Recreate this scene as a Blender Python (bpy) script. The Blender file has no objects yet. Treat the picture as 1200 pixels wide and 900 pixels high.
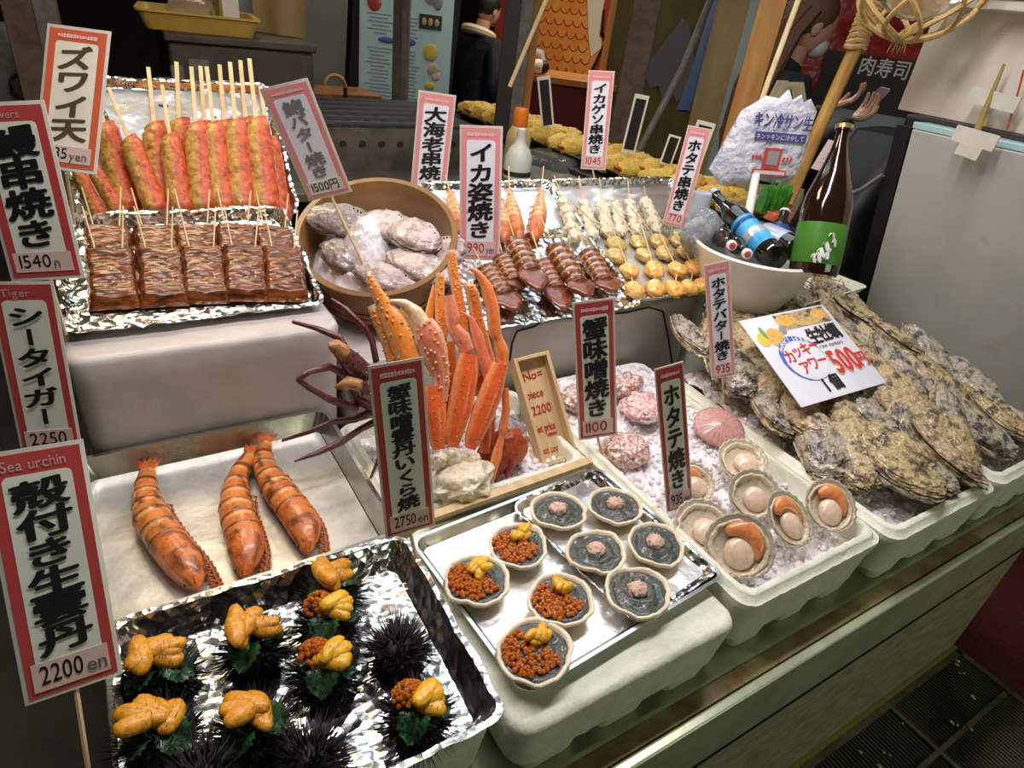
import bpy, math, random
from math import sin, cos, pi, sqrt, radians, atan2, exp
from mathutils import Vector, Matrix, noise
V = Vector
RN = random.Random(11)
scene = bpy.context.scene
col = scene.collection

# ---------------------------------------------------------------- camera, world, lights, exposure
cd = bpy.data.cameras.new('camera'); cam = bpy.data.objects.new('camera', cd); col.objects.link(cam)
cd.sensor_width = 36.0; cd.lens = 22.5; cd.clip_start = 0.02; cd.clip_end = 60
cam.matrix_world = Matrix(((0.8516, 0.1781, -0.4930, 0.0000), (-0.5110, 0.4920, -0.7049, 0.0000), (0.1170, 0.8522, 0.5099, 1.6000), (0.0000, 0.0000, 0.0000, 1.0000)))
scene.camera = cam
scene.view_settings.view_transform = 'Standard'; scene.view_settings.look = 'None'
scene.view_settings.exposure = 0.0; scene.view_settings.gamma = 1.0
scene.view_settings.use_curve_mapping = False
world = bpy.data.worlds.new('world'); scene.world = world; world.use_nodes = True
world.node_tree.nodes['Background'].inputs[0].default_value = (0.82, 0.92, 0.62, 1)
world.node_tree.nodes['Background'].inputs[1].default_value = 0.035

def area(name, loc, target, size, power, color):
    d = bpy.data.lights.new(name, 'AREA'); d.shape = 'RECTANGLE'; d.size, d.size_y = size; d.energy = power; d.color = color
    o = bpy.data.objects.new(name, d); col.objects.link(o); o.location = loc
    o.rotation_euler = (V(target) - V(loc)).to_track_quat('-Z', 'Y').to_euler()
    return o
area('stall_row_lamp', (0.75, 0.86, 2.30), (0.75, 0.95, 0.8), (1.9, 0.14), 27, (1.0, 0.93, 0.93))
area('stall_back_lamp', (1.35, 1.95, 2.55), (1.0, 0.9, 0.8), (1.7, 0.9), 11, (0.74, 0.90, 1.0))
area('stall_warm_lamp', (0.1, 2.0, 2.35), (0.1, 1.2, 0.9), (0.7, 0.3), 13, (1.0, 0.80, 0.52))
area('front_fill_light', (1.9, -2.3, 1.5), (1.2, 0.31, 0.4), (1.6, 0.9), 12, (0.92, 1.0, 0.70))  # added fill to brighten the counter front; no lamp is known there
area('aisle_lamp', (3.2, 3.6, 2.9), (3.2, 3.0, 1.0), (1.6, 0.4), 52, (1.0, 0.90, 0.78))
area('back_kitchen_lamp', (0.9, 3.9, 2.8), (0.7, 3.2, 1.0), (0.8, 0.3), 9, (1.0, 0.88, 0.7))

# ---------------------------------------------------------------- materials
def mat(name, c, r=0.5, m=0.0, c2=None, c3=None, ns=20, nd=4, thr=(0.4, 0.6), bump=0.0, bs=None, bkind='noise', bd=0.01,
        tr=0.0, ior=1.45, coat=0.0, sss=0.0, sr=(1, 0.3, 0.15), vcol=False, stretch=(1, 1, 1), emit=0.0, spec=0.5, rr=None, alpha=1.0, aniso=0.0):
    M = bpy.data.materials.new(name); M.use_nodes = True
    N, L = M.node_tree.nodes, M.node_tree.links
    b = N['Principled BSDF']; I = b.inputs
    I['Base Color'].default_value = (*c, 1); I['Roughness'].default_value = r; I['Metallic'].default_value = m
    I['Transmission Weight'].default_value = tr; I['IOR'].default_value = ior; I['Coat Weight'].default_value = coat
    I['Coat Roughness'].default_value = 0.12; I['Specular IOR Level'].default_value = spec; I['Alpha'].default_value = alpha
    if sss: I['Subsurface Weight'].default_value = sss; I['Subsurface Radius'].default_value = sr; I['Subsurface Scale'].default_value = 0.008
    if emit: I['Emission Color'].default_value = (*c, 1); I['Emission Strength'].default_value = emit
    tc = N.new('ShaderNodeTexCoord'); mp = N.new('ShaderNodeMapping'); oi = N.new('ShaderNodeObjectInfo')
    mp.inputs['Scale'].default_value = stretch
    mul = N.new('ShaderNodeMath'); mul.operation = 'MULTIPLY'; mul.inputs[1].default_value = 37.0
    L.new(oi.outputs['Random'], mul.inputs[0])
    L.new(tc.outputs['Object'], mp.inputs['Vector']); L.new(mul.outputs[0], mp.inputs['Location'])
    colout = None
    if vcol:
        at = N.new('ShaderNodeAttribute'); at.attribute_name = 'Col'; colout = at.outputs['Color']
    if c2 is not None:
        nz = N.new('ShaderNodeTexNoise'); nz.inputs['Scale'].default_value = ns; nz.inputs['Detail'].default_value = nd
        nz.inputs['Roughness'].default_value = 0.62
        L.new(mp.outputs[0], nz.inputs['Vector'])
        cr = N.new('ShaderNodeValToRGB'); e = cr.color_ramp.elements
        e[0].position, e[1].position = thr
        e[0].color = (*c, 1); e[1].color = (*c2, 1)
        if c3 is not None:
            k = cr.color_ramp.elements.new(min(0.98, thr[1] + 0.14)); k.color = (*c3, 1)
        L.new(nz.outputs['Fac'], cr.inputs['Fac'])
        if vcol:
            mx = N.new('ShaderNodeMix'); mx.data_type = 'RGBA'; mx.blend_type = 'MULTIPLY'; mx.inputs[0].default_value = 1.0
            L.new(colout, mx.inputs[6]); L.new(cr.outputs['Color'], mx.inputs[7]); colout = mx.outputs[2]
        else: colout = cr.outputs['Color']
        if rr is not None:
            mr = N.new('ShaderNodeMapRange'); mr.inputs['To Min'].default_value, mr.inputs['To Max'].default_value = rr
            L.new(nz.outputs['Fac'], mr.inputs['Value']); L.new(mr.outputs[0], I['Roughness'])
    if colout is not None: L.new(colout, I['Base Color'])
    if bump:
        bp = N.new('ShaderNodeBump'); bp.inputs['Strength'].default_value = bump; bp.inputs['Distance'].default_value = bd
        s = bs or ns
        if bkind == 'voronoi':
            t = N.new('ShaderNodeTexVoronoi'); t.feature = 'F1'; t.inputs['Scale'].default_value = s; o = t.outputs['Distance']
        elif bkind == 'wave':
            t = N.new('ShaderNodeTexWave'); t.inputs['Scale'].default_value = s; t.inputs['Distortion'].default_value = 3.0; o = t.outputs['Fac']
        else:
            t = N.new('ShaderNodeTexNoise'); t.inputs['Scale'].default_value = s; t.inputs['Detail'].default_value = 5.0; o = t.outputs['Fac']
        L.new(mp.outputs[0], t.inputs['Vector']); L.new(o, bp.inputs['Height']); L.new(bp.outputs[0], I['Normal'])
    return M
MT = {}
FINE = set('eel surimi shrimp shrimp_leg uni uni_yellow miso shell_cream crab_shred scallop_shell scallop_meat scallop_roe scallop_mantle oyster oyster_gray oyster_pale abalone abalone_dark squid butter_scallop clam geso crab crab_meat dark_crab dark_leg shrimp_pack pink_pack tempura leaf hair'.split())
def mm(k, *a, **kw):
    if k in FINE:                                             # food: grain a few millimetres across
        for q in ('ns', 'bs'):
            if kw.get(q): kw[q] *= 3.2
        kw['bd'] = kw.get('bd', .01) * .45
    MT[k] = mat(k, *a, **kw)
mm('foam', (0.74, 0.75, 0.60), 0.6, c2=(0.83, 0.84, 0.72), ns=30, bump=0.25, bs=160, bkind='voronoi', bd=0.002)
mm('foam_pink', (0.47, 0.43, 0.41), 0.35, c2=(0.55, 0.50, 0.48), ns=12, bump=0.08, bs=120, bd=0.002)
mm('steel', (0.72, 0.73, 0.70), 0.22, 1.0, c2=(0.60, 0.61, 0.58), ns=18, bump=0.04, bs=30)
mm('steel_front', (0.36, 0.335, 0.215), 0.42, 0.15, c2=(0.50, 0.47, 0.32), ns=14, nd=6, stretch=(1, 1, 3), bump=0.12, bs=30, bd=0.004)
mm('steel_green', (0.46, 0.52, 0.36), 0.24, 0.5, c2=(0.36, 0.40, 0.24), ns=10, bump=0.05, bs=12)
mm('trim_green', (0.46, 0.50, 0.33), 0.26, 0.25, c2=(0.56, 0.62, 0.44), ns=9, bump=0.05, bs=12)
mm('ledge_brown', (0.22, 0.13, 0.045), 0.45, 0.1, c2=(0.36, 0.29, 0.12), ns=14)
mm('foil', (0.86, 0.86, 0.84), 0.16, 1.0, bump=0.55, bs=55, bkind='voronoi', bd=0.006)
mm('foil_smooth', (0.80, 0.84, 0.88), 0.30, 1.0, c2=(0.80, 0.78, 0.74), ns=6, bump=0.35, bs=16, bkind='noise', bd=0.01)
mm('tray_white', (0.40, 0.38, 0.33), 0.34, 0.3, c2=(0.60, 0.58, 0.53), ns=13, nd=8, bump=0.25, bs=26, bd=0.006, thr=(0.36, 0.58))
mm('ice', (0.82, 0.74, 0.78), 0.12, c2=(0.95, 0.92, 0.95), ns=40, nd=4, bump=0.25, bs=60, bkind='noise', bd=0.008, sss=0.35, sr=(1, 1, 1), coat=0.5)
mm('ice_chip', (0.86, 0.85, 0.88), 0.08, c2=(0.96, 0.94, 0.96), ns=60, tr=0.55, ior=1.31, coat=0.3)
mm('wood_pale', (0.55, 0.38, 0.19), 0.55, c2=(0.66, 0.49, 0.27), ns=9, nd=6, stretch=(6, 1, 1), bump=0.06, bs=30)
mm('tub_wood', (0.165, 0.072, 0.018), 0.42, c2=(0.28, 0.135, 0.038), ns=8, nd=6, stretch=(1, 1, .25), thr=(.3, .7), bump=0.08, bs=20, coat=.15)
mm('tub_hoop', (0.24, 0.10, 0.04), 0.4, c2=(0.40, 0.19, 0.07), ns=20)
mm('stick', (0.66, 0.47, 0.24), 0.6, c2=(0.76, 0.58, 0.33), ns=40, stretch=(1, 1, .1))
mm('orange_post', (0.42, 0.19, 0.045), 0.5, c2=(0.55, 0.28, 0.08), ns=6, nd=6, stretch=(4, 4, .4))
mm('bamboo', (0.46, 0.23, 0.05), 0.35, c2=(0.56, 0.31, 0.08), ns=8, stretch=(3, 3, .5), coat=.2)
mm('rope', (0.50, 0.30, 0.10), 0.75, c2=(0.62, 0.41, 0.17), ns=60)
mm('laminate', (0.66, 0.62, 0.55), 0.22, c2=(0.68, 0.64, 0.57), ns=20, coat=0.4)
mm('sign_red', (0.50, 0.065, 0.06), 0.25, coat=0.5)
mm('sign_pink', (0.78, 0.30, 0.31), 0.25, coat=0.5)
mm('sign_orange', (0.66, 0.13, 0.06), 0.25, coat=0.5)
mm('paper', (0.74, 0.77, 0.66), 0.28, coat=0.4, c2=(0.79, 0.82, 0.72), ns=10)
mm('paper_blue', (0.78, 0.78, 0.88), 0.28, coat=0.4, c2=(0.84, 0.84, 0.92), ns=10)
mm('paper_cream', (0.82, 0.76, 0.60), 0.2, coat=0.5, c2=(0.88, 0.83, 0.70), ns=14)
mm('price_strip', (0.70, 0.52, 0.46), 0.3, coat=0.4)
mm('price_pink', (0.74, 0.50, 0.52), 0.3, coat=0.4)
mm('ink', (0.012, 0.012, 0.014), 0.35)
mm('ink_brown', (0.09, 0.07, 0.035), 0.3, coat=.4)
mm('ink_gray', (0.20, 0.20, 0.21), 0.35)
mm('ink_red', (0.62, 0.05, 0.04), 0.4)
mm('ink_white', (0.85, 0.85, 0.83), 0.5)
mm('ink_pink', (0.86, 0.52, 0.50), 0.4)
mm('ink_navy', (0.06, 0.05, 0.25), 0.4)
mm('blue_print', (0.10, 0.16, 0.55), 0.4)
mm('vc', (1, 1, 1), 0.4, vcol=True, c2=(.8, .8, .8), ns=40, thr=(.35, .65))
mm('shrimp', (.95, .88, .80), 0.33, vcol=True, c2=(.62, .38, .26), c3=(.10, .05, .03), ns=16, nd=6, thr=(.46, .66), bump=.35, bs=50, coat=.25)
mm('eel', (0.045, 0.010, 0.003), 0.24, c2=(0.23, 0.060, 0.012), c3=(0.12, 0.032, 0.007), ns=11, nd=7, thr=(.38, .60), bump=0.5, bs=18, bd=.006, stretch=(1, 2.6, 2), coat=0.25)
mm('surimi', (1.0, .90, .80), 0.42, vcol=True, c2=(.62, .40, .30), c3=(.14, .07, .04), ns=22, nd=7, thr=(.42, .62), bump=.8, bs=20, bd=.010, coat=.08)
mm('urchin', (0.006, 0.004, 0.005), 0.42, spec=.25)
mm('uni', (0.58, 0.225, 0.010), 0.36, c2=(0.78, 0.36, 0.025), ns=60, nd=4, bump=0.5, bs=220, bd=.003, sss=0.25, sr=(1, .5, .1), coat=.2)
mm('uni_yellow', (0.78, 0.36, 0.008), 0.3, c2=(0.90, 0.50, 0.03), ns=60, bump=0.5, bs=200, bd=.003, sss=0.2, sr=(1, .6, .1), coat=.3)
mm('ikura', (0.66, 0.13, 0.012), 0.10, c2=(0.80, 0.24, 0.03), ns=90, tr=0.35, ior=1.36, coat=0.6, sss=.2)
mm('leaf', (0.015, 0.06, 0.02), 0.35, c2=(0.03, 0.12, 0.03), ns=40, bump=.4, bs=80, coat=.3)
mm('leaf_lime', (0.06, 0.30, 0.03), 0.4, c2=(0.03, 0.18, 0.02), ns=30, bump=.3, bs=50)
mm('miso', (0.030, 0.036, 0.032), 0.33, c2=(0.085, 0.092, 0.082), ns=70, nd=6, bump=0.9, bs=70, bd=.006, coat=.35)
mm('shell_cream', (0.84, 0.73, 0.56), 0.42, c2=(0.80, 0.66, 0.46), c3=(.50, .24, .07), ns=7, nd=5, thr=(.48, .64), bump=.2, bs=60, coat=.2)
mm('crab_shred', (0.74, 0.45, 0.36), 0.45, c2=(0.84, 0.60, 0.52), ns=80, bump=.9, bs=190, bd=.006, sss=.2)
mm('scallop_shell', (1, 1, 1), 0.3, vcol=True, c2=(.86, .84, .80), ns=30, thr=(.4, .6), bump=.25, bs=60, coat=.5)
mm('scallop_meat', (0.80, 0.58, 0.43), 0.25, c2=(0.86, 0.70, 0.56), ns=30, sss=.45, coat=.6, bump=.15, bs=60)
mm('scallop_roe', (0.74, 0.22, 0.06), 0.22, c2=(0.80, 0.34, 0.14), ns=30, sss=.2, coat=.6)
mm('scallop_mantle', (0.64, 0.50, 0.32), 0.25, c2=(0.78, 0.66, 0.48), ns=30, coat=.6, bump=.4, bs=90)
mm('oyster', (0.10, 0.075, 0.05), 0.42, c2=(0.62, 0.47, 0.24), c3=(0.26, 0.20, 0.12), ns=11, nd=9, thr=(.40, .54), bump=0.9, bs=34, bd=.02, coat=.35)
mm('oyster_gray', (0.07, 0.062, 0.055), 0.4, c2=(0.54, 0.46, 0.35), c3=(0.19, 0.17, 0.145), ns=11, nd=9, thr=(.40, .54), bump=0.9, bs=34, bd=.02, coat=.4)
mm('oyster_pale', (0.16, 0.11, 0.07), 0.45, c2=(0.72, 0.56, 0.35), c3=(0.40, 0.27, 0.13), ns=11, nd=9, thr=(.38, .54), bump=0.9, bs=34, bd=.02, coat=.35)
mm('abalone', (0.30, 0.22, 0.21), 0.35, c2=(0.60, 0.48, 0.45), c3=(0.40, 0.32, 0.31), ns=9, nd=8, thr=(.38, .56), bump=0.7, bs=32, bd=.01, coat=.4)
mm('abalone_dark', (0.20, 0.15, 0.14), 0.3, c2=(0.36, 0.29, 0.26), c3=(.06, .05, .05), ns=26, nd=7, bump=0.8, bs=32, bd=.01, coat=.5)
mm('squid', (1, 1, 1), 0.24, vcol=True, c2=(.62, .5, .45), ns=18, thr=(.4, .62), bump=.35, bs=30, coat=.5)
mm('butter_scallop', (0.82, 0.36, 0.05), 0.25, c2=(0.90, 0.58, 0.20), c3=(.55, .20, .03), ns=34, nd=5, thr=(.42, .58), bump=.6, bs=50, bd=.006, coat=.6)
mm('clam', (0.52, 0.32, 0.08), 0.26, c2=(0.74, 0.54, 0.20), c3=(.16, .07, .02), ns=30, nd=5, thr=(.4, .6), bump=.5, bs=40, bd=.006, coat=.6)
mm('geso', (0.72, 0.62, 0.46), 0.34, c2=(0.84, 0.77, 0.62), c3=(.26, .10, .06), ns=44, nd=4, thr=(.48, .6), bump=.6, bs=60, bd=.006, coat=.3)
mm('crab', (1, 1, 1), 0.32, vcol=True, c2=(.86, .66, .55), ns=40, nd=5, thr=(.45, .7), bump=.4, bs=90, bd=.004, coat=.35)
mm('crab_meat', (0.72, 0.62, 0.42), 0.35, c2=(0.82, 0.74, 0.58), ns=24, bump=.7, bs=34, bd=.012, sss=.2, coat=.3)
mm('dark_crab', (0.10, 0.030, 0.032), 0.3, c2=(0.20, 0.060, 0.055), c3=(.42, .22, .10), ns=30, nd=5, thr=(.45, .64), bump=.6, bs=60, bd=.006, coat=.4)
mm('dark_leg', (0.085, 0.018, 0.028), 0.28, c2=(0.16, 0.035, 0.045), ns=30, bump=.4, bs=80, coat=.4)
mm('dark_tip', (0.34, 0.14, 0.05), 0.4, c2=(.46, .24, .09), ns=120)
mm('black', (0.010, 0.010, 0.011), 0.5)
mm('black_metal', (0.030, 0.028, 0.026), 0.4, 0.5, c2=(.07, .06, .055), ns=40)
mm('dark_cloth', (0.010, 0.011, 0.018), 0.8, c2=(.020, .02, .028), ns=20)
mm('grill_steel', (0.13, 0.115, 0.10), 0.45, 0.6, c2=(0.08, 0.07, 0.06), ns=12)
mm('post_gray', (0.13, 0.115, 0.105), 0.55, c2=(0.19, 0.17, 0.155), ns=30, nd=6)
mm('post_brown', (0.10, 0.065, 0.045), 0.55, c2=(0.15, 0.10, 0.07), ns=20, nd=6)
mm('post_dark', (0.035, 0.03, 0.028), 0.5)
mm('cabinet', (0.060, 0.048, 0.038), 0.45, 0.3, c2=(0.085, 0.068, 0.055), ns=10)
mm('yellow_tray', (0.55, 0.34, 0.06), 0.35, c2=(0.60, 0.38, 0.08), ns=10)
mm('clear', (0.9, 0.92, 0.92), 0.08, tr=0.92, ior=1.2, bump=.3, bs=20)
mm('ice_bag', (0.70, 0.76, 0.82), 0.10, tr=0.75, ior=1.3, bump=.6, bs=18, bd=.02)
mm('white_plastic', (0.80, 0.80, 0.76), 0.35)
mm('squeeze', (0.72, 0.72, 0.66), 0.35, sss=.3, sr=(1, 1, 1))
mm('sauce', (0.50, 0.36, 0.16), 0.3, c2=(.62, .50, .28), ns=8)
mm('orange_cap', (0.80, 0.20, 0.02), 0.35)
mm('label_white', (0.74, 0.72, 0.66), 0.4)
mm('glass_brown', (0.014, 0.005, 0.002), 0.06, c2=(.018, .007, .003), ns=6, coat=.6, spec=.8)
mm('glass_dark', (0.016, 0.009, 0.007), 0.06, coat=.6, spec=.8)
mm('sake_label', (0.045, 0.17, 0.015), 0.4, c2=(0.06, 0.22, 0.02), ns=12)
mm('beer_label', (0.03, 0.28, 0.62), 0.3, c2=(.10, .50, .80), ns=20)
mm('silver_label', (0.55, 0.60, 0.72), 0.25, 0.4)
mm('navy_label', (0.02, 0.05, 0.26), 0.3)
mm('cap_gold', (0.60, 0.48, 0.22), 0.3, 0.8)
mm('bowl', (0.78, 0.74, 0.70), 0.25, c2=(.82, .79, .75), ns=6, coat=.2)
mm('pop_white', (0.54, 0.55, 0.70), 0.3, c2=(0.76, 0.76, 0.84), ns=22, nd=7, bump=.9, bs=34, bd=.02, coat=.5)
mm('tote', (0.56, 0.47, 0.28), 0.7, c2=(.62, .53, .33), ns=80)
mm('freezer', (0.52, 0.52, 0.47), 0.35, c2=(0.56, 0.55, 0.50), c3=(.44, .38, .28), ns=7, nd=6, thr=(.4, .62), bump=.03, bs=10)
mm('freezer_edge', (0.45, 0.72, 0.78), 0.2, c2=(.55, .78, .82), ns=10)
mm('board', (0.66, 0.55, 0.43), 0.5, c2=(0.74, 0.66, 0.57), c3=(.58, .44, .31), ns=5, nd=7, thr=(.4, .6), stretch=(1, 1, .4))
mm('tape', (0.58, 0.55, 0.47), 0.45, c2=(.64, .61, .53), ns=20)
mm('carton', (0.62, 0.58, 0.50), 0.6)
mm('chopstick', (0.30, 0.22, 0.05), 0.5)
mm('carpet', (0.075, 0.010, 0.010), 0.95, c2=(0.13, 0.02, 0.018), ns=160, nd=3, bump=.5, bs=300, bd=.004)
mm('floor', (0.030, 0.028, 0.024), 0.6, c2=(0.045, 0.04, 0.034), ns=10)
mm('grate', (0.22, 0.21, 0.15), 0.4, 0.6, c2=(0.10, 0.10, 0.07), ns=5)
mm('grate_bar', (0.30, 0.28, 0.20), 0.4, 0.8, c2=(.18, .17, .12), ns=12)
mm('trim_yellow', (0.42, 0.40, 0.14), 0.4, 0.5)
mm('wall_dark', (0.030, 0.026, 0.024), 0.8, c2=(.045, .04, .035), ns=5)
mm('wall_gray', (0.30, 0.31, 0.30), 0.6, c2=(.34, .35, .34), ns=4)
mm('mural_red', (0.42, 0.030, 0.018), 0.5)
mm('fish_orange', (0.80, 0.24, 0.03), 0.5, c2=(.86, .34, .05), ns=9)
mm('fish_line', (0.62, 0.15, 0.02), 0.5)
mm('cream', (0.80, 0.68, 0.48), 0.5)
mm('counter_red', (0.16, 0.014, 0.014), 0.45)
mm('counter_top', (0.48, 0.20, 0.06), 0.4)
mm('olive', (0.13, 0.105, 0.035), 0.6, c2=(.17, .14, .05), ns=6)
mm('mount', (0.20, 0.20, 0.24), 0.6)
mm('khaki', (0.40, 0.28, 0.11), 0.6, c2=(.46, .33, .14), ns=5)
mm('pale_blue', (0.42, 0.50, 0.48), 0.5)
mm('blue_cloth', (0.04, 0.09, 0.20), 0.7)
mm('poster', (0.52, 0.78, 0.86), 0.35, c2=(.60, .84, .90), ns=5)
mm('tempura', (0.78, 0.46, 0.06), 0.6, c2=(0.88, 0.62, 0.14), c3=(.62, .30, .03), ns=30, nd=6, thr=(.4, .6), bump=1.0, bs=60, bd=.02)
mm('tail_red', (0.62, 0.10, 0.02), 0.4)
mm('skin', (0.52, 0.27, 0.19), 0.5, sss=.15, c2=(.56, .31, .22), ns=10)
mm('hair', (0.085, 0.035, 0.018), 0.5, c2=(0.17, 0.075, 0.035), ns=40, nd=5, stretch=(6, 6, .5), bump=.5, bs=30)
mm('hair_dark', (0.012, 0.008, 0.007), 0.5)
mm('mask', (0.55, 0.55, 0.55), 0.6)
mm('bag_red', (0.42, 0.02, 0.03), 0.25, c2=(.56, .06, .07), ns=8, bump=.6, bs=6, bd=.05, coat=.4)
mm('wrap_gray', (0.30, 0.36, 0.42), 0.3, c2=(.4, .45, .5), ns=6)
mm('phone', (0.010, 0.010, 0.012), 0.2)
mm('phone_case', (0.62, 0.26, 0.30), 0.4)
mm('chips', (0.30, 0.13, 0.05), 0.7, c2=(0.48, 0.25, 0.10), ns=40, stretch=(1, 6, 1))
mm('shrimp_pack', (0.44, 0.17, 0.12), 0.10, c2=(0.74, 0.60, 0.56), c3=(.88, .82, .84), ns=38, nd=6, thr=(.42, .58), bump=.8, bs=40, bd=.012, coat=.9)
mm('pink_pack', (0.62, 0.26, 0.24), 0.10, c2=(0.84, 0.68, 0.68), ns=38, nd=6, thr=(.4, .6), bump=.8, bs=40, bd=.012, coat=.9)
mm('yel', (0.75, 0.58, 0.08), .5); mm('gre', (0.20, 0.35, 0.10), .5); mm('gray_ph', (0.30, 0.31, 0.33), .5); mm('tan', (.62, .42, .28), .5)
mm('pale_pink', (.76, .62, .62), .4)

# ---------------------------------------------------------------- mesh helpers
class MB:
    def __init__(s): s.v = []; s.f = []; s.c = []; s.anyc = False
    def add(s, vs, fs, c=None):
        b = len(s.v); s.v.extend(V(p) for p in vs); s.f.extend(tuple(b + i for i in f) for f in fs)
        if c is None: s.c.extend([(1, 1, 1)] * len(vs))
        elif isinstance(c, tuple): s.c.extend([c] * len(vs)); s.anyc = True
        else: s.c.extend(c); s.anyc = True
        return s
    def box(s, c, d, R=None, color=None):
        c = V(c); h = V(d) / 2; R = R or Matrix.Identity(3)
        vs = [c + R @ V((x * h.x, y * h.y, z * h.z)) for x in (-1, 1) for y in (-1, 1) for z in (-1, 1)]
        return s.add(vs, [(0, 1, 3, 2), (4, 6, 7, 5), (0, 4, 5, 1), (2, 3, 7, 6), (0, 2, 6, 4), (1, 5, 7, 3)], color)
    def loft(s, rings, closed=True, caps=True, cols=None):
        n = len(rings[0]); vs = [p for r in rings for p in r]; fs = []
        for i in range(len(rings) - 1):
            for j in range(n if closed else n - 1):
                k = (j + 1) % n
                fs.append((i * n + j, i * n + k, (i + 1) * n + k, (i + 1) * n + j))
        if caps:
            fs.append(tuple(range(n - 1, -1, -1))); fs.append(tuple((len(rings) - 1) * n + j for j in range(n)))
        c = None if cols is None else [q for col_ in cols for q in (col_ if isinstance(col_, list) else [col_] * n)]
        return s.add(vs, fs, c)
    def tube(s, pts, rad, n=8, flat=1.0, up=None, caps=True, cols=None):
        pts = [V(p) for p in pts]
        if not isinstance(rad, (list, tuple)): rad = [rad] * len(pts)
        rings = []; ref = V(up) if up else None
        for i, p in enumerate(pts):
            t = (pts[min(i + 1, len(pts) - 1)] - pts[max(i - 1, 0)]).normalized()
            if ref is None: ref = V((0, 0, 1)) if abs(t.z) < .9 else V((1, 0, 0))
            a = t.cross(ref)
            if a.length < 1e-5: a = t.orthogonal()
            a.normalize(); b = a.cross(t).normalized(); ref = b if up is None else ref
            rings.append([p + (a * cos(2 * pi * j / n) + b * sin(2 * pi * j / n) * flat) * rad[i] for j in range(n)])
        return s.loft(rings, True, caps, cols)
    def lathe(s, prof, n=24, Mx=None, cols=None):
        Mx = Mx or Matrix.Identity(4)
        rings = [[Mx @ V((max(r, 1e-5) * cos(2 * pi * j / n), max(r, 1e-5) * sin(2 * pi * j / n), z)) for j in range(n)] for r, z in prof]
        return s.loft(rings, True, False, cols)
    def ell(s, c, r, R=None, u=12, w=8, color=None, fn=None):
        c = V(c); R = R or Matrix.Identity(3)
        if not isinstance(r, (tuple, list)): r = (r, r, r)
        vs = []; cs = []
        for i in range(w + 1):
            th = pi * i / w
            for j in range(u):
                ph = 2 * pi * j / u
                d = V((sin(th) * cos(ph), sin(th) * sin(ph), cos(th)))
                k = fn(d) if fn else 1.0
                vs.append(c + R @ V((d.x * r[0] * k, d.y * r[1] * k, d.z * r[2] * k)))
                if callable(color): cs.append(color(d))
        fs = [(i * u + j, (i + 1) * u + j, (i + 1) * u + (j + 1) % u, i * u + (j + 1) % u) for i in range(w) for j in range(u)]
        return s.add(vs, fs, cs if callable(color) else color)
    def cone(s, a, b, r, n=3):
        a, b = V(a), V(b); t = (b - a).normalized(); x = t.orthogonal().normalized(); y = t.cross(x)
        return s.add([a + (x * cos(2 * pi * j / n) + y * sin(2 * pi * j / n)) * r for j in range(n)] + [b], [(j, (j + 1) % n, n) for j in range(n)])
    def grid(s, nx, ny, fn, cfn=None):
        vs = [fn(i / nx, j / ny) for j in range(ny + 1) for i in range(nx + 1)]
        fs = [(j * (nx + 1) + i, j * (nx + 1) + i + 1, (j + 1) * (nx + 1) + i + 1, (j + 1) * (nx + 1) + i) for j in range(ny) for i in range(nx)]
        return s.add(vs, fs, None if cfn is None else [cfn(i / nx, j / ny) for j in range(ny + 1) for i in range(nx + 1)])
    def prism(s, poly, z0, z1, Mx=None):
        Mx = Mx or Matrix.Identity(4); n = len(poly)
        vs = [Mx @ V((x, y, z0)) for x, y in poly] + [Mx @ V((x, y, z1)) for x, y in poly]
        return s.add(vs, [tuple(range(n - 1, -1, -1)), tuple(range(n, 2 * n))] + [(i, (i + 1) % n, n + (i + 1) % n, n + i) for i in range(n)])
    def jit(s, amp, freq, seed=0.0, b=0):
        for i in range(b, len(s.v)):
            p = s.v[i]; s.v[i] = p + noise.noise_vector(p * freq + V((seed, seed * 1.7, 3.1))) * amp
        return s
    def xf(s, Mx):
        s.v = [Mx @ p for p in s.v]; return s
    def build(s, name, m, parent=None, loc=None, ang=40, bev=0.0, sub=0):
        me = bpy.data.meshes.new(name); me.from_pydata([tuple(p) for p in s.v], [], s.f)
        if s.anyc:
            a = me.color_attributes.new('Col', 'FLOAT_COLOR', 'POINT')
            a.data.foreach_set('color', [x for c in s.c for x in (*c, 1.0)])
        me.materials.append(MT[m] if isinstance(m, str) else m)
        me.shade_smooth()
        if ang < 180: me.set_sharp_from_angle(angle=radians(ang))
        o = bpy.data.objects.new(name, me); col.objects.link(o)
        if parent: o.parent = parent
        if loc is not None: o.location = loc
        if bev:
            b = o.modifiers.new('edge', 'BEVEL'); b.width = bev; b.segments = 2; b.limit_method = 'ANGLE'; b.angle_limit = radians(50)
        if sub:
            b = o.modifiers.new('smooth', 'SUBSURF'); b.levels = sub; b.render_levels = sub
        return o
def rotz(a): return Matrix.Rotation(a, 3, 'Z')
def rotx(a): return Matrix.Rotation(a, 3, 'X')
def roty(a): return Matrix.Rotation(a, 3, 'Y')
def tag(o, label, cat, group=None, kind=None):
    if label: o['label'] = label
    if cat: o['category'] = cat
    if group: o['group'] = group
    if kind: o['kind'] = kind
    return o
def thing(name, label, cat, loc=(0, 0, 0), rz=0.0, group=None, M3=None):
    o = bpy.data.objects.new(name, None); col.objects.link(o); o.empty_display_size = .02
    Mx = Matrix.Translation(V(loc)) @ (M3.to_4x4() if M3 else Matrix.Rotation(rz, 4, 'Z'))
    o.matrix_world = Mx
    return tag(o, label, cat, group)
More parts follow.
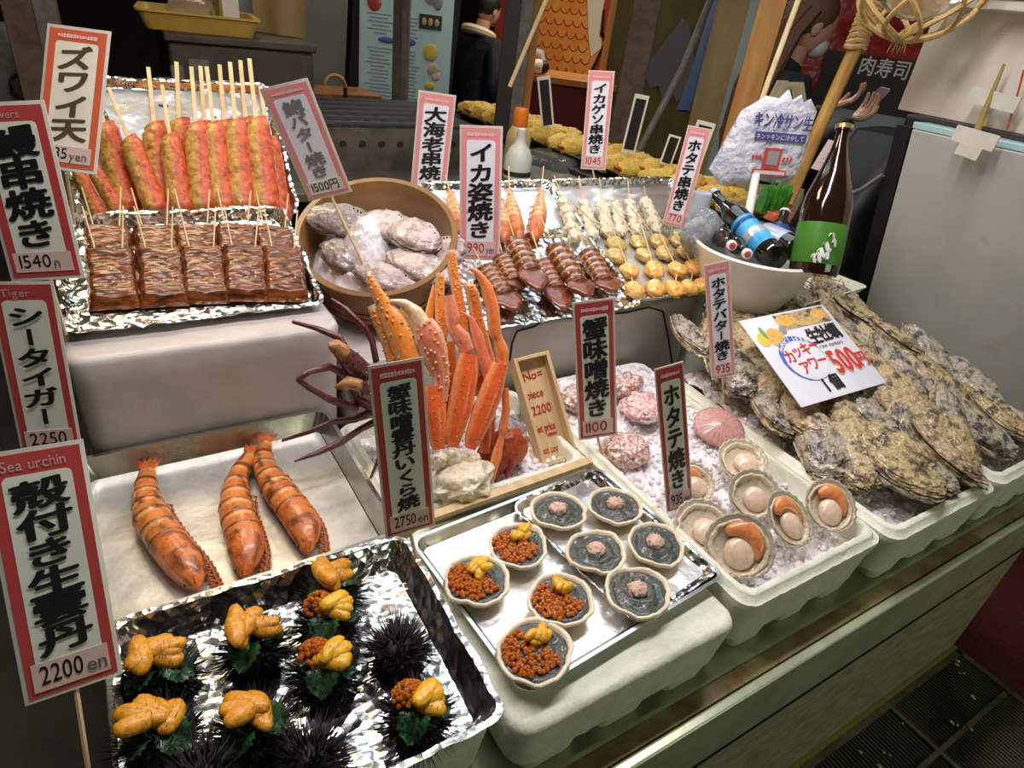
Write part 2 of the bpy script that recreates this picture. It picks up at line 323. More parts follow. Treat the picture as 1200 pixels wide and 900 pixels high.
def put(o, loc, M3=None, rz=0.0, sc=1.0):
    M3 = M3 if M3 is not None else rotz(rz)
    o.matrix_world = Matrix.Translation(V(loc)) @ (M3.to_4x4()) @ Matrix.Diagonal((sc, sc, sc, 1))
    return o
def struct(o): o['kind'] = 'structure'; return o
def dup(root, loc, M3=None, rz=0.0, sc=1.0, label=None, group=None):
    def cp(o, par):
        c = o.copy(); col.objects.link(c)
        if par is not None: c.parent = par
        for ch in o.children: cp(ch, c)
        return c
    r = cp(root, None)
    put(r, loc, M3, rz, sc)
    if label: r['label'] = label
    if group: r['group'] = group
    return r
class Fr:                                                   # a tilted support plane: u along its front, v up the slope, w off it
    def __init__(s, o, X, Vv, N): s.o, s.X, s.V, s.N = V(o), V(X), V(Vv), V(N); s.M = Matrix((s.X, s.V, s.N)).transposed()
    def p(s, u, v, w=0.0): return s.o + s.X * u + s.V * v + s.N * w
ORD = 'first second third fourth fifth sixth seventh eighth ninth tenth eleventh twelfth'.split()

# ---------------------------------------------------------------- lettering
_gl = {}
def glyph(ch, bold):
    k = (ch, bold)
    if k not in _gl:
        cu = bpy.data.curves.new('t', 'FONT'); cu.body = ch; cu.size = 1.0; cu.offset = bold; cu.resolution_u = 3
        o = bpy.data.objects.new('t', cu); col.objects.link(o)
        dg = bpy.context.evaluated_depsgraph_get(); me = bpy.data.meshes.new_from_object(o.evaluated_get(dg))
        vs = [v.co.copy() for v in me.vertices]; fs = [tuple(p.vertices) for p in me.polygons]
        bpy.data.objects.remove(o); bpy.data.curves.remove(cu); bpy.data.meshes.remove(me)
        if vs:
            x0, x1 = min(v.x for v in vs), max(v.x for v in vs); y0, y1 = min(v.y for v in vs), max(v.y for v in vs)
        else: x0 = x1 = y0 = y1 = 0
        _gl[k] = (vs, fs, x0, x1, y0, y1)
    return _gl[k]
def put_glyph(mb, ch, cx, cz, w, h, y, bold=0.02, lean=0.0, fill=False, rot=False):
    """one character centred at (cx, cz) in the XZ plane facing -Y, its em scaled to w x h (or its own outline when fill)"""
    vs, fs, x0, x1, y0, y1 = glyph(ch, 0.0)
    if not vs: return
    sx, sz = (w / max(x1 - x0, 1e-4), h / max(y1 - y0, 1e-4)) if fill else (w, h)
    mx, my = (x0 + x1) / 2, (y0 + y1) / 2
    for i_ in range(9 if bold > .012 else 1):                  # a thick brush stroke: the outline laid down several times, slightly apart
        ox, oy = (0, 0) if i_ == 0 else (bold * cos(i_ * pi / 4), bold * sin(i_ * pi / 4) * .7)
        out = []
        for p in vs:
            a, b = (p.x - mx + ox), (p.y - my + oy)
            if rot: a, b = b, -a
            a, b = a * sx, b * sz
            b += a * lean
            out.append((cx + a, y - i_ * .00002, cz + b))
        mb.add(out, fs)
def row_text(mb, s, x, z, h, y, bold=0.01, cw=0.62, lean=0.0, sx=1.0):
    """a row of characters from x to the right, baseline-centred at z, cap height about h"""
    for ch in s:
        vs, fs, x0, x1, y0, y1 = glyph(ch, 0.0)
        if ch == ' ' or not vs: x += h * .45 * sx; continue
        k = h / .70
        w = (x1 - x0) * k * sx
        for ox, oy in ((0, 0), (bold, 0), (0, bold), (bold, bold)) if bold else ((0, 0),):
            out = [(x + (p.x - x0 + ox) * k * sx, y - ox * .001, z + (p.y + oy) * k - h / 2 + (p.x - x0) * k * lean) for p in vs]
            mb.add(out, fs)
        x += w + h * .13 * sx
    return x

# ================================================================ the setting
FR = {'eel': Fr((-0.0600, 1.2300, 1.0180), (1.0000, 0.0000, 0.0000), (0.0000, 0.9511, 0.3090), (0.0000, -0.3090, 0.9511)), 'sur': Fr((0.0000, 1.6000, 1.0920), (1.0000, 0.0000, 0.0000), (0.0000, 0.6428, 0.7660), (0.0000, -0.7660, 0.6428)), 'sq': Fr((0.6600, 1.0800, 0.9550), (1.0000, 0.0000, 0.0000), (0.0000, 0.9397, 0.3420), (0.0000, -0.3420, 0.9397)), 'tub': Fr((0.5100, 1.3350, 1.1200), (0.8192, -0.5736, 0.0000), (0.5064, 0.7233, 0.4695), (-0.2693, -0.3846, 0.8829)), 'crab': Fr((0.4700, 0.8600, 0.8000), (0.9781, -0.2079, 0.0000), (0.0976, 0.4592, 0.8829), (-0.1836, -0.8637, 0.4695)), 'dcrab': Fr((0.3000, 1.0000, 0.8600), (1.0000, 0.0000, 0.0000), (0.0000, 0.4695, 0.8829), (0.0000, -0.8829, 0.4695))}
SG = {"zuwai": {"base": [-0.05, 1.45, 1.2361], "rot": [-0.61, -0.494, -0.006], "W": 0.1177, "H": 0.2611}, "eel": {"base": [-0.094, 1.15, 1.1459], "rot": [-0.51, -0.261, -0.152], "W": 0.1114, "H": 0.2564}, "tiger": {"base": [-0.1156, 0.86, 1.0215], "rot": [-0.181, -0.218, 0.019], "W": 0.0674, "H": 0.2263}, "urchin": {"base": [-0.122, 0.58, 0.8947], "rot": [0.096, -0.452, 0.086], "W": 0.0904, "H": 0.2744}, "abalone": {"base": [0.4158, 1.36, 1.1988], "rot": [-0.462, 0.183, -0.329], "W": 0.0965, "H": 0.2334}, "ebi": {"base": [0.8118, 1.72, 1.068], "rot": [-0.279, -0.028, 0.052], "W": 0.1043, "H": 0.2961}, "ikasugata": {"base": [0.7621, 1.3, 1.0476], "rot": [-0.589, -0.115, -0.088], "W": 0.0981, "H": 0.3076}, "ikageso": {"base": [1.329, 1.62, 1.1782], "rot": [-0.668, -0.107, -0.089], "W": 0.0774, "H": 0.2798}, "hotatekushi": {"base": [1.3988, 1.3, 1.0967], "rot": [-0.8, -0.085, 0.022], "W": 0.0627, "H": 0.2715}, "hotatebutter": {"base": [1.1899, 0.83, 0.8922], "rot": [-0.472, -0.115, -0.305], "W": 0.0585, "H": 0.2842}, "kanimiso": {"base": [0.7967, 0.8, 0.8401], "rot": [-0.418, -0.114, -0.192], "W": 0.0823, "H": 0.3027}, "hotate": {"base": [0.8601, 0.6, 0.7868], "rot": [-0.287, -0.168, -0.258], "W": 0.0569, "H": 0.3125}, "kaniuni": {"base": [0.3115, 0.66, 0.8879], "rot": [-0.085, -0.194, -0.049], "W": 0.079, "H": 0.2782}, "oyster": {"base": [1.3886, 0.64, 0.9116], "rot": [-0.188, -1.15, -0.133], "W": 0.2932, "H": 0.2537}, "woodbox": {"base": [0.7365, 0.83, 0.7631], "rot": [0.07, -0.679, -0.022], "W": 0.1354, "H": 0.2396}}
def slab(name, c, d, m, kind='structure'):
    return struct(MB().box(c, d).build(name, m, ang=30))
slab('floor', (2.5, 3.2, -0.06), (13, 11, 0.1), 'floor')
slab('floor_carpet', (4.1, 0.35, -0.008), (4.1, 2.8, 0.012), 'carpet')
slab('wall_back', (2.5, 8.0, 1.5), (13, 0.1, 3.2), 'wall_dark')
slab('wall_left', (-1.6, 3.4, 1.5), (0.1, 9, 3.2), 'wall_dark')
slab('wall_right', (8.6, 3.4, 1.5), (0.1, 9, 3.2), 'wall_dark')

def rrect(x0, x1, y0, y1, r, z, n=10, nc=5):
    """rounded rectangle ring, counter-clockwise"""
    P = []
    for (ax, ay, bx, by, cx, cy, a0) in ((x0 + r, y0, x1 - r, y0, x1 - r, y0 + r, -pi / 2), (x1, y0 + r, x1, y1 - r, x1 - r, y1 - r, 0),
                                        (x1 - r, y1, x0 + r, y1, x0 + r, y1 - r, pi / 2), (x0, y1 - r, x0, y0 + r, x0 + r, y0 + r, pi)):
        for i in range(n): P.append(V((ax + (bx - ax) * i / n, ay + (by - ay) * i / n, z)))
        for i in range(nc): a = a0 + pi / 2 * i / nc; P.append(V((cx + r * cos(a), cy + r * sin(a), z)))
    return P

# drain grating in the floor before the counter
g = thing('floor_grate', 'black metal drain grating in the floor before the counter', 'grating', (1.1, -0.19, 0.0))
MB().box((0, .478, .008), (1.9, .02, .022)).box((.945, 0, .008), (.02, .97, .022)).box((-.945, 0, .008), (.02, .97, .022)).build('frame', 'grate_bar', g)
b = MB()
for i in range(150): b.box((-.93 + i * .0125, 0, .004), (.0045, .94, .016))
b.build('grate', 'grate', g)
b = MB()
for y in (.33, .14, -.06, -.25): b.box((0, y, .010), (1.86, .012, .016))
for x in (-.45, 0.1, .55): b.box((x, 0, .010), (.014, .94, .017))
b.build('grate_rib', 'grate_bar', g)
MB().box((0, 0, -.0035), (1.86, .94, .004)).build('drain_pan', 'black', g)
tag(MB().tube([(-.02, .21, .006), (1.0, .292, .010), (2.0, .292, .010)], .006, 6).build('gutter_strip', 'trim_yellow'), 'worn yellowish metal strip along the foot of the counter', 'strip')
for i in range(26):
    p = (RN.uniform(1.0, 2.0), RN.uniform(.10, .27), .021); a = RN.uniform(.004, .009)
    tag(MB().ell((0, 0, 0), (a, a * .6, a * .35), rotz(RN.uniform(0, 3)), 7, 4).jit(a * .3, 200, i).build('food_scrap', 'crab_meat', loc=p), 'small pale food scrap on the floor grating', 'scrap', 'food scraps on the grating')

# display counter
k = thing('display_counter', 'long stainless counter carrying the seafood boxes', 'counter', (0.95, 0.31, 0))
x0, x1 = -1.07, 1.10
MB().box(((x0 + x1) / 2, .80, .325), (x1 - x0, 1.58, .65)).build('counter_body', 'black_metal', k)
MB().box(((x0 + x1) / 2, .004, .255), (x1 - x0, .012, .46)).build('front_panel', 'steel_front', k, bev=.004)
MB().box(((x0 + x1) / 2, -.006, .580), (x1 - x0 + .01, .018, .150)).build('front_trim', 'trim_green', k, bev=.004)
MB().box(((x0 + x1) / 2, .002, .484), (x1 - x0, .018, .042)).build('shadow_gap', 'black', k)  # black strip painted in as the shaded gap under the trim
MB().box(((x0 + x1) / 2, .020, .6515), (x1 - x0, .030, .010)).build('groove', 'ledge_brown', k)
MB().box(((x0 + x1) / 2, .80, .6495), (x1 - x0, 1.55, .010)).box(((x0 + x1) / 2, .036, .654), (x1 - x0, .006, .012)).build('ledge', 'steel_green', k)
MB().box(((x0 + x1) / 2, -.004, .012), (x1 - x0, .02, .022)).build('base_trim', 'trim_yellow', k)

def foam_box(label, x0, x1, y0, y1, z0, z1, wall=.022, floor_z=None, lid=False, m='foam', feet=True, seed=1.0, name='foam_box'):
    o = thing(name, label, 'foam box', ((x0 + x1) / 2, (y0 + y1) / 2, z0))
    a, c = (x1 - x0) / 2, (y1 - y0) / 2; h = z1 - z0; f = .028 if feet else 0.0; d = .010
    b = MB(); N = dict(n=26, nc=6)
    R = [rrect(-a + d, a - d, -c + d, c - d, .030, f, **N), rrect(-a + d * .8, a - d * .8, -c + d * .8, c - d * .8, .034, f + .01, **N), rrect(-a + .004, a - .004, -c + .004, c - .004, .034, h - .05, **N)]
    if lid:
        R += [rrect(-a, a, -c, c, .034, h - .012, **N), rrect(-a + .004, a - .004, -c + .004, c - .004, .032, h - .003, **N), rrect(-a + .012, a - .012, -c + .012, c - .012, .03, h, **N)]
    else:
        w = wall; fz = floor_z if floor_z is not None else .03
        R += [rrect(-a - .002, a + .002, -c - .002, c + .002, .034, h - .026, **N), rrect(-a - .003, a + .003, -c - .003, c + .003, .034, h - .022, **N), rrect(-a - .002, a + .002, -c - .002, c + .002, .034, h - .012, **N),
              rrect(-a + .006, a - .006, -c + .006, c - .006, .030, h - .0105, **N), rrect(-a + .010, a - .010, -c + .010, c - .010, .028, h - .002, **N), rrect(-a + .012, a - .012, -c + .012, c - .012, .028, h, **N),
              rrect(-a + w, a - w, -c + w, c - w, .024, h, **N), rrect(-a + w + .003, a - w - .003, -c + w + .003, c - w - .003, .022, h - .006, **N), rrect(-a + w + .008, a - w - .008, -c + w + .008, c - w - .008, .02, fz, **N)]
    b.loft(R).jit(.0016, 70, seed).build('body', m, o, ang=60)
    if feet:
        n = 3 if a > .15 else 2
        for i in range(n):
            for s in (-1, 1):
                fx = -a + d + (2 * a - 2 * d) * (i + .5) / n
                MB().loft([rrect(fx - a * .22, fx + a * .22, s * (c - .045) - .032, s * (c - .045) + .032, .02, 0, 3, 3), rrect(fx - a * .25, fx + a * .25, s * (c - .045) - .036, s * (c - .045) + .036, .02, f + .006, 3, 3)]).build('foot', m, o)
    return o
ZL = .655
foam_box('closed white foam box under the sea urchin tray and the prawn tray', -.11, .325, .385, 1.095, ZL, .788, lid=True, seed=2)
foam_box('closed white foam box under the tray of filled shells', .335, .765, .352, .76, ZL, .785, lid=True, seed=3)
foam_box('low white foam box of ice holding the orange crab', .335, .775, .775, 1.10, ZL, .80, floor_z=.08, seed=4)
foam_box('white foam box packed with ice and raw scallops', .785, 1.185, .362, 1.10, ZL, .80, floor_z=.07, seed=5)
foam_box('white foam box heaped with whole oysters', 1.195, 1.615, .345, 1.00, ZL, .80, floor_z=.07, seed=6)
foam_box('second white foam box of oysters at the freezer end', 1.625, 1.99, .345, 1.00, ZL, .80, floor_z=.07, seed=16)
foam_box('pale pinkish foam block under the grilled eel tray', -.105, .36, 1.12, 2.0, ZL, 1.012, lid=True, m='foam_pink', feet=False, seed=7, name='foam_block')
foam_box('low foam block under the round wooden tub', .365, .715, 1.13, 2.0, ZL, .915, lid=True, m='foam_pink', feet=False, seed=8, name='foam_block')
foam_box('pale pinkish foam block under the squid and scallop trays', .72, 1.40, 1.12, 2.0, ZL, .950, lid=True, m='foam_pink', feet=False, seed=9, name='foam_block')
foam_box('white foam block under the bowl of bottles', 1.41, 1.93, 1.01, 1.75, ZL, .940, lid=True, m='foam', feet=False, seed=10, name='foam_block')
# black cord draped over the front of the right-hand block
b = MB(); b.tube([(0.7621, 1.1120, 0.8566), (0.7617, 1.1120, 0.9123), (0.7717, 1.1120, 0.9423), (0.8165, 1.1120, 0.9467), (0.8506, 1.1120, 0.9621), (0.9818, 1.1120, 0.9506), (1.1091, 1.1120, 0.9451), (1.1818, 1.1120, 0.9502), (1.2408, 1.1120, 0.9299), (1.2880, 1.1120, 0.8442), (1.3386, 1.1120, 0.7431)], .0028, 6)
tag(b.build('black_cord', 'black'), 'thin black cord drooping along the front of the pale foam block', 'cord')

# prep table behind, cooking grill, bottles
k = thing('prep_table', 'dark steel work table behind the skewer trays', 'table', (1.05, 2.75, 0))
MB().box((0, -.245, .985), (1.35, .86, .03)).build('table_top', 'grill_steel', k, bev=.004)
for sx in (-1, 1):
    for sy in (-1, 1): MB().box((sx * .62, -.245 + sy * .38, .485), (.04, .04, .97)).build('leg', 'steel', k)
k = thing('table_grill', 'sooty charcoal grill with a black wire mesh top', 'grill', (.98, 2.62, 1.0))
b = MB()
b.box((0, -.28, .075), (.66, .012, .15)).box((0, .28, .075), (.66, .012, .15)).box((-.327, 0, .075), (.012, .56, .15)).box((.327, 0, .075), (.012, .56, .15)).box((0, 0, .01), (.66, .56, .015)).build('grill_body', 'grill_steel', k)
for i in range(9): MB().lathe([(0.0001, 0), (.011, 0), (.012, .0015), (.013, .002)], 14, Matrix.Translation((-.29 + i * .0725, -.2865, .095)) @ Matrix.Rotation(pi / 2, 4, 'X')).build('air_hole', 'black', k)
b = MB()
for i in range(60): b.tube([(-.32 + i * .0109, -.285, .158 + .004 * sin(i)), (-.32 + i * .0109, .285, .158)], .0022, 4)
for i in range(50): b.tube([(-.33, -.275 + i * .0112, .161 + .004 * sin(i * .7)), (.33, -.275 + i * .0112, .161)], .0016, 4)
b.box((0, 0, .150), (.64, .55, .006))
b.build('wire_mesh', 'post_dark', k)
k = thing('squeeze_bottle', 'sauce bottle with an orange screw cap standing behind the signs', 'bottle', (1.475, 2.30, 1.0))
MB().lathe([(0.001, 0), (.045, 0), (.05, .01), (.05, .12), (.046, .15), (.03, .175), (.024, .18), (.024, .19)], 24).build('bottle_body', 'sauce', k)
MB().lathe([(.029, .178), (.031, .182), (.030, .235), (.026, .243), (.001, .243)], 24).build('cap', 'orange_cap', k)
p = (1.4249, 2.2040, 1.0000)
k = thing('squeeze_bottle', 'white squeeze bottle with a narrow neck beside the skewered prawns', 'bottle', p)
MB().lathe([(0.001, 0), (.052, 0), (.054, .01), (.054, .075), (.042, .11), (.020, .135), (.017, .16), (.019, .165), (.017, .185), (.001, .188)], 24).build('bottle_body', 'squeeze', k)
MB().lathe([(.0545, .012), (.0548, .013), (.0548, .030), (.0545, .031)], 24).build('label_band', 'post_dark', k)
# clear lid lying on the table
p = (1.8218, 2.4409, 1.0000)
k = thing('clear_lid', 'clear plastic box lid lying on the work table', 'lid', p, .3)
MB().loft([rrect(-.20, .20, -.15, .15, .02, .0), rrect(-.17, .17, -.12, .12, .03, .04), rrect(-.15, .15, -.10, .10, .03, .045)]).build('lid_shell', 'clear', k)

# ---------------------------------------------------------------- fried-food counter along the aisle
k = thing('aisle_counter', 'dark counter carrying the long tray of fried food', 'counter', (1.925, 2.45, 0))
MB().box((0, .34, .50), (.36, 1.55, .99)).build('counter_body', 'post_dark', k, bev=.004)
MB().box((0, 0, 1.005), (.40, 2.34, .03)).build('counter_top', 'black_metal', k, bev=.003)
k = thing('fried_food_tray', 'long black tray of golden fried food on the aisle counter', 'tray', (1.92, 2.40, 1.021), radians(3))
MB().loft([rrect(-.12, .12, -.95, .95, .02, 0), rrect(-.15, .15, -.98, .98, .02, .035), rrect(-.142, .142, -.972, .972, .02, .035), rrect(-.12, .12, -.95, .95, .02, .006)]).build('tray_body', 'black', k)
tray_m = k.matrix_world.copy()
proto = None
n = 0
for r_ in range(15):
    for c_ in range(3):
        y = -.90 + r_ * .128 + RN.uniform(-.02, .02); x = -.085 + c_ * .08 + RN.uniform(-.01, .01)
        side = ('left', 'middle', 'right')[c_]
        lab = 'golden tempura piece, ' + side + ' in the ' + ((ORD + ['thirteenth', 'fourteenth', 'fifteenth'])[r_]) + ' row of the black tray from the near end'
        if proto is None:
            proto = thing('tempura_piece', lab, 'tempura', (0, 0, 0), 0, 'tempura on the long black tray')
            MB().ell((0, 0, 0), (.055, .033, .028), None, 18, 12, fn=lambda d: 1 + .22 * noise.noise(d * 3.0) + .12 * noise.noise(d * 8)).build('batter', 'tempura', proto)
            MB().ell((.058, 0, .004), (.020, .012, .006), roty(-.4), 8, 5).build('prawn_tail', 'tail_red', proto)
            q = proto
        else: q = dup(proto, (0, 0, 0), label=lab)
        put(q, tray_m @ V((x, y, .042 + RN.uniform(0, .02))), rotz(RN.choice((0, pi)) + RN.uniform(-.7, .7)), sc=RN.uniform(1.2, 1.5))
# little black boards seen from behind
def black_board(px0, px1, base, h, w, rz, lean, label):
    k = thing('menu_board', label, 'sign', base, 0, 'black price boards on the fried food tray', M3=rotz(rz) @ roty(lean))
    MB().tube([(0, 0, -.06), (0, 0, .05)], .003, 6).build('stick', 'stick', k)
    MB().box((0, 0, .04 + h / 2), (w, .003, h)).build('board_edge', 'paper_cream', k, bev=.001)
    MB().box((0, -.002, .04 + h / 2), (w * .70, .002, h * .86)).build('board_back', 'black', k)
black_board(0, 0, (1.93, 3.08, 1.07), .245, .060, -.4, .0, 'slim black board on a stick at the far end of the fried food')
black_board(0, 0, (1.85, 2.62, 1.07), .225, .060, -.5, -.24, 'black board on a stick tilting left over the fried food')
black_board(0, 0, (1.915, 2.13, 1.07), .230, .060, -.6, .05, 'black board half hidden behind the squid leg sign')
black_board(0, 0, (1.95, 1.94, 1.07), .115, .050, -.6, .12, 'smallest black board, short, low among the fried food')
black_board(0, 0, (1.90, 1.76, 1.07), .200, .070, -.6, .10, 'tallest looking black board with pale edge near the scallop skewer sign')

# ---------------------------------------------------------------- posts and hangings
def post(label, c, sx, sy, m, z1=3.0, z0=0.0, rz=0.0, name='post', second=None):
    k = thing(name, label, 'post', (c[0], c[1], z0), rz)
    MB().box((0, 0, (z1 - z0) / 2), (sx, sy, z1 - z0)).build('shaft', m, k, bev=.003)
    if second:
        MB().box((sx * .30, -sy * .52, (z1 - z0) / 2), (sx * .42, .006, z1 - z0)).build('strip', second, k)
    return k
post('gray steel post standing before the blue menu poster', (1.4423, 3.4540, 1.2976), .080, .06, 'post_brown', rz=-.55, second='post_gray')
post('gray two-faced post beside the orange wooden post', (1.7537, 2.8505, 1.3528), .125, .07, 'post_dark', rz=-.62, second='post_gray')
post('slim orange wooden post beside the gray two-faced post', (1.9058, 2.9544, 1.3493), .055, .055, 'orange_post', rz=-.62)
post('orange wooden strip in front of the red fish mural', (2.9966, 3.7135, 1.4922), .075, .05, 'orange_post', rz=-.7)
post('dark brown square post between mural and mountain banner', (2.3364, 2.6657, 1.4645), .125, .08, 'post_brown', rz=-.75)
post('wide khaki column left of the knotty wooden post', (2.6519, 2.4107, 1.5153), .172, .09, 'khaki', rz=-.9, name='column_post')
post('pale blue strip behind the knotty wooden post', (2.6861, 2.3222, 1.5632), .068, .045, 'pale_blue', rz=-.9)
k = post('knotty orange wooden post near the woman with the tote bag', (2.1820, 1.8174, 1.4174), .092, .075, 'orange_post', rz=-.95)
kn = (2.2368, 1.8720, 1.6243)
MB().ell((0, 0, 0), (.016, .004, .027), rotz(-.95), 12, 8).build('knot', 'tub_hoop', k, loc=k.matrix_world.inverted() @ V(kn))
post('rusty gray steel upright with bolt holes at the far left', (-0.0970, 3.0944, 1.2733), .16, .08, 'post_brown', rz=-.1, second='post_gray')
tag(MB().tube([(2.1480, 2.3361, 1.0229), (2.3835, 2.3935, 1.4280), (2.5670, 2.4733, 1.8137)], .017, 8).build('gray_pole', 'post_gray'), 'gray slanting pole in front of the mountain banner', 'pole')
tag(MB().tube([(2.5873, 2.5303, 1.2259), (2.6730, 2.5693, 1.4608), (2.8133, 2.6714, 1.8356)], .045, 8, .3).build('blue_cloth', 'blue_cloth'), 'narrow dark blue cloth hanging behind the gray pole', 'cloth')
tag(MB().tube([(1.4878, 2.4316, 1.3010), (1.6455, 2.4807, 1.6194), (1.7188, 2.5064, 1.7652)], .0085, 8).build('bamboo_stick', 'stick'), 'thin pale bamboo stick slanting in front of the gray post', 'stick')
tag(MB().tube([(1.7283, 1.3957, 1.2391), (1.8354, 1.4655, 1.4782), (1.9578, 1.5371, 1.7348)], .0085, 8).build('bamboo_stick', 'stick'), 'thin pale bamboo stick slanting beside the woman', 'stick')
k = thing('bamboo_pole', 'thick varnished bamboo pole with a rope binding at its top', 'pole', (1.9190, 1.3156, 1.1558))
inv = k.matrix_world.inverted()
MB().tube([inv @ V(p) for p in ((1.9079, 1.3089, 1.1357), (2.0044, 1.3522, 1.3675), (2.0335, 1.3359, 1.6476))], .021, 12).build('shaft', 'bamboo', k)
b = MB()
for i in range(9):
    t = i / 8
    c = inv @ (V((2.0235, 1.3376, 1.6009)) * (1 - t) + V((2.0444, 1.3452, 1.7102)) * t)
    ax = (V((2.0444, 1.3452, 1.7102)) - V((2.0235, 1.3376, 1.6009))).normalized(); e1 = ax.orthogonal().normalized(); e2 = ax.cross(e1)
    b.tube([c + (e1 * cos(a) + e2 * sin(a)) * .026 + ax * .004 * sin(a * 2 + i) for a in [2 * pi * j / 14 for j in range(15)]], .008, 6)
b.build('rope_binding', 'rope', k)

# hanging glass float in a rope net
k = thing('net_basket', 'round rope net basket hanging at the top edge', 'basket', (1.9681, 1.1719, 1.7890))
for i in range(2): pass
b = MB(); Rb = .165
def sph(th, ph, r=Rb): return V((r * sin(th) * cos(ph), r * sin(th) * sin(ph), -r * cos(th) * .95))
for i in range(7):
    for s in (-1, 1):
        b.tube([sph(.16 + 1.5 * t / 12, 2 * pi * i / 7 + s * t / 12 * 1.35) for t in range(13)], .0068, 6)
for th in (.16, 1.5):
    b.tube([sph(th, 2 * pi * j / 20) for j in range(21)], .008, 6)
b.build('rope_net', 'rope', k)
b = MB()
for i in range(9): b.cone(sph(.1, i), sph(.1, i) + V((RN.uniform(-.02, .02), RN.uniform(-.02, .02), -.035)), .003)
b.build('rope_tuft', 'rope', k)
MB().tube([(0, 0, 0), (0, 0, .6)], .006, 6).build('hanging_rope', 'rope', k)
MB().ell((0, 0, 0.02), Rb * .78, None, 16, 10).build('glass_float', 'clear', k)

# ---------------------------------------------------------------- left kitchen background
c0 = (0.3323, 2.9500, 1.2749)
k = thing('kitchen_cabinet', 'brown metal kitchen cabinet behind the crab stick skewers', 'cabinet', (c0[0] + .27, 2.97 + .42, 0), -.05)
MB().box((0, 0, .66), (.54, .82, 1.32)).build('cabinet_body', 'cabinet', k, bev=.012)
MB().box((-.25, -.415, .62), (.045, .02, 1.24)).build('corner_post', 'post_gray', k, bev=.004)
MB().box((0, 0, 1.335), (.56, .85, .03)).build('cabinet_top', 'cabinet', k, bev=.006)
MB().box((-.17, -.412, 1.20), (.07, .006, .13)).build('tape_patch', 'post_gray', k)
p = (c0[0] + .13, 3.22, 1.351)
k = thing('yellow_tray', 'yellow plastic tray on the brown cabinet', 'tray', p, -.12)
MB().loft([rrect(-.19, .19, -.18, .18, .03, 0), rrect(-.21, .21, -.20, .20, .03, .055), rrect(-.22, .22, -.21, .21, .03, .06), rrect(-.22, .22, -.21, .21, .03, .068), rrect(-.20, .20, -.19, .19, .03, .066), rrect(-.18, .18, -.17, .17, .03, .008)]).build('tray_body', 'yellow_tray', k)
k = thing('plastic_bag', 'clear plastic bag bundle lying in the yellow tray', 'bag', (p[0] - .02, p[1], p[2] + .012))
MB().ell((0, 0, .05), (.10, .08, .055), None, 24, 16, fn=lambda d: 1 + .18 * noise.noise(d * 4)).build('bag_film', 'clear', k)
k = thing('carton', 'white carton with an olive side standing in the yellow tray', 'carton', (p[0] + .11, p[1] - .03, p[2] + .010), .25)
MB().box((0, 0, .09), (.07, .06, .18)).build('carton_body', 'label_white', k, bev=.003)
MB().box((-.041, 0, .09), (.012, .062, .18)).build('side_panel', 'chopstick', k)
k = thing('storage_box', 'cloudy plastic storage box behind the yellow tray', 'box', (c0[0] + .34, 3.60, 1.351), -.1)
MB().loft([rrect(-.14, .14, -.10, .10, .02, 0), rrect(-.16, .16, -.12, .12, .02, .16), rrect(-.15, .15, -.11, .11, .02, .16), rrect(-.13, .13, -.09, .09, .02, .01)]).build('box_body', 'wrap_gray', k)
k = thing('cardboard_sheet', 'creased olive cardboard sheet propped on the cabinet', 'cardboard', (c0[0] + .47, 3.30, 1.351), -.7)
MB().grid(10, 6, lambda u, v: V((-.12 + .24 * u, .012 * sin(u * 9), .17 * v))).grid(10, 6, lambda u, v: V((.12 - .24 * u, .004 + .012 * sin((1 - u) * 9), .17 * v))).build('sheet', 'khaki', k)
k = thing('leaning_board', 'pale gray panel leaning behind the cabinet', 'panel', (1.3922, 4.7425, 1.2655), -.45)
MB().box((0, 0, -.05), (.36, .03, .75), roty(.06)).build('panel_board', 'wall_gray', k)
MB().box((.02, 0, -.62), (.42, .05, .40), roty(.06)).build('lower_rail', 'post_dark', k)
k = thing('wooden_stool', 'small wooden stool in the shadow beside the grill', 'stool', (*(1.3395, 4.1572, 0.7977)[:2], 0))
MB().box((0, 0, 1.0), (.42, .34, .03)).build('seat', 'tub_hoop', k)
for sx in (-1, 1):
    for sy in (-1, 1): MB().box((sx * .17, sy * .13, .49), (.045, .045, .98)).build('leg', 'orange_post', k)
k = thing('umbrella', 'closed umbrella with a curved cane handle', 'umbrella', (1.3018, 3.9217, 0.9847))
MB().tube([(.06 * cos(a) - .06, 0, .08 + .06 * sin(a)) for a in [pi * i / 10 for i in range(11)]], .011, 8).build('handle', 'bamboo', k)
MB().tube([(0, 0, .08), (0, 0, -.3), (0, 0, -1.0)], [.011, .03, .012], 8).build('canopy', 'dark_cloth', k)
k = thing('container', 'dull gray rounded container at the left edge', 'container', (*(-0.2313, 3.3691, 1.1310)[:2], 0))
MB().lathe([(.001, 0), (.14, 0), (.16, .02), (.16, 1.1), (.13, 1.24), (.07, 1.30), (.001, 1.31)], 20).build('container_body', 'post_gray', k)
# loop of hose
tag(MB().tube([V((-0.1718, 3.1716, 1.1117)) + V((.045 * cos(a), 0, .045 * sin(a))) for a in [2 * pi * i / 24 for i in range(25)]], .007, 6).build('hose_loop', 'black_metal'), 'looped black hose hanging at the rusty upright', 'hose')

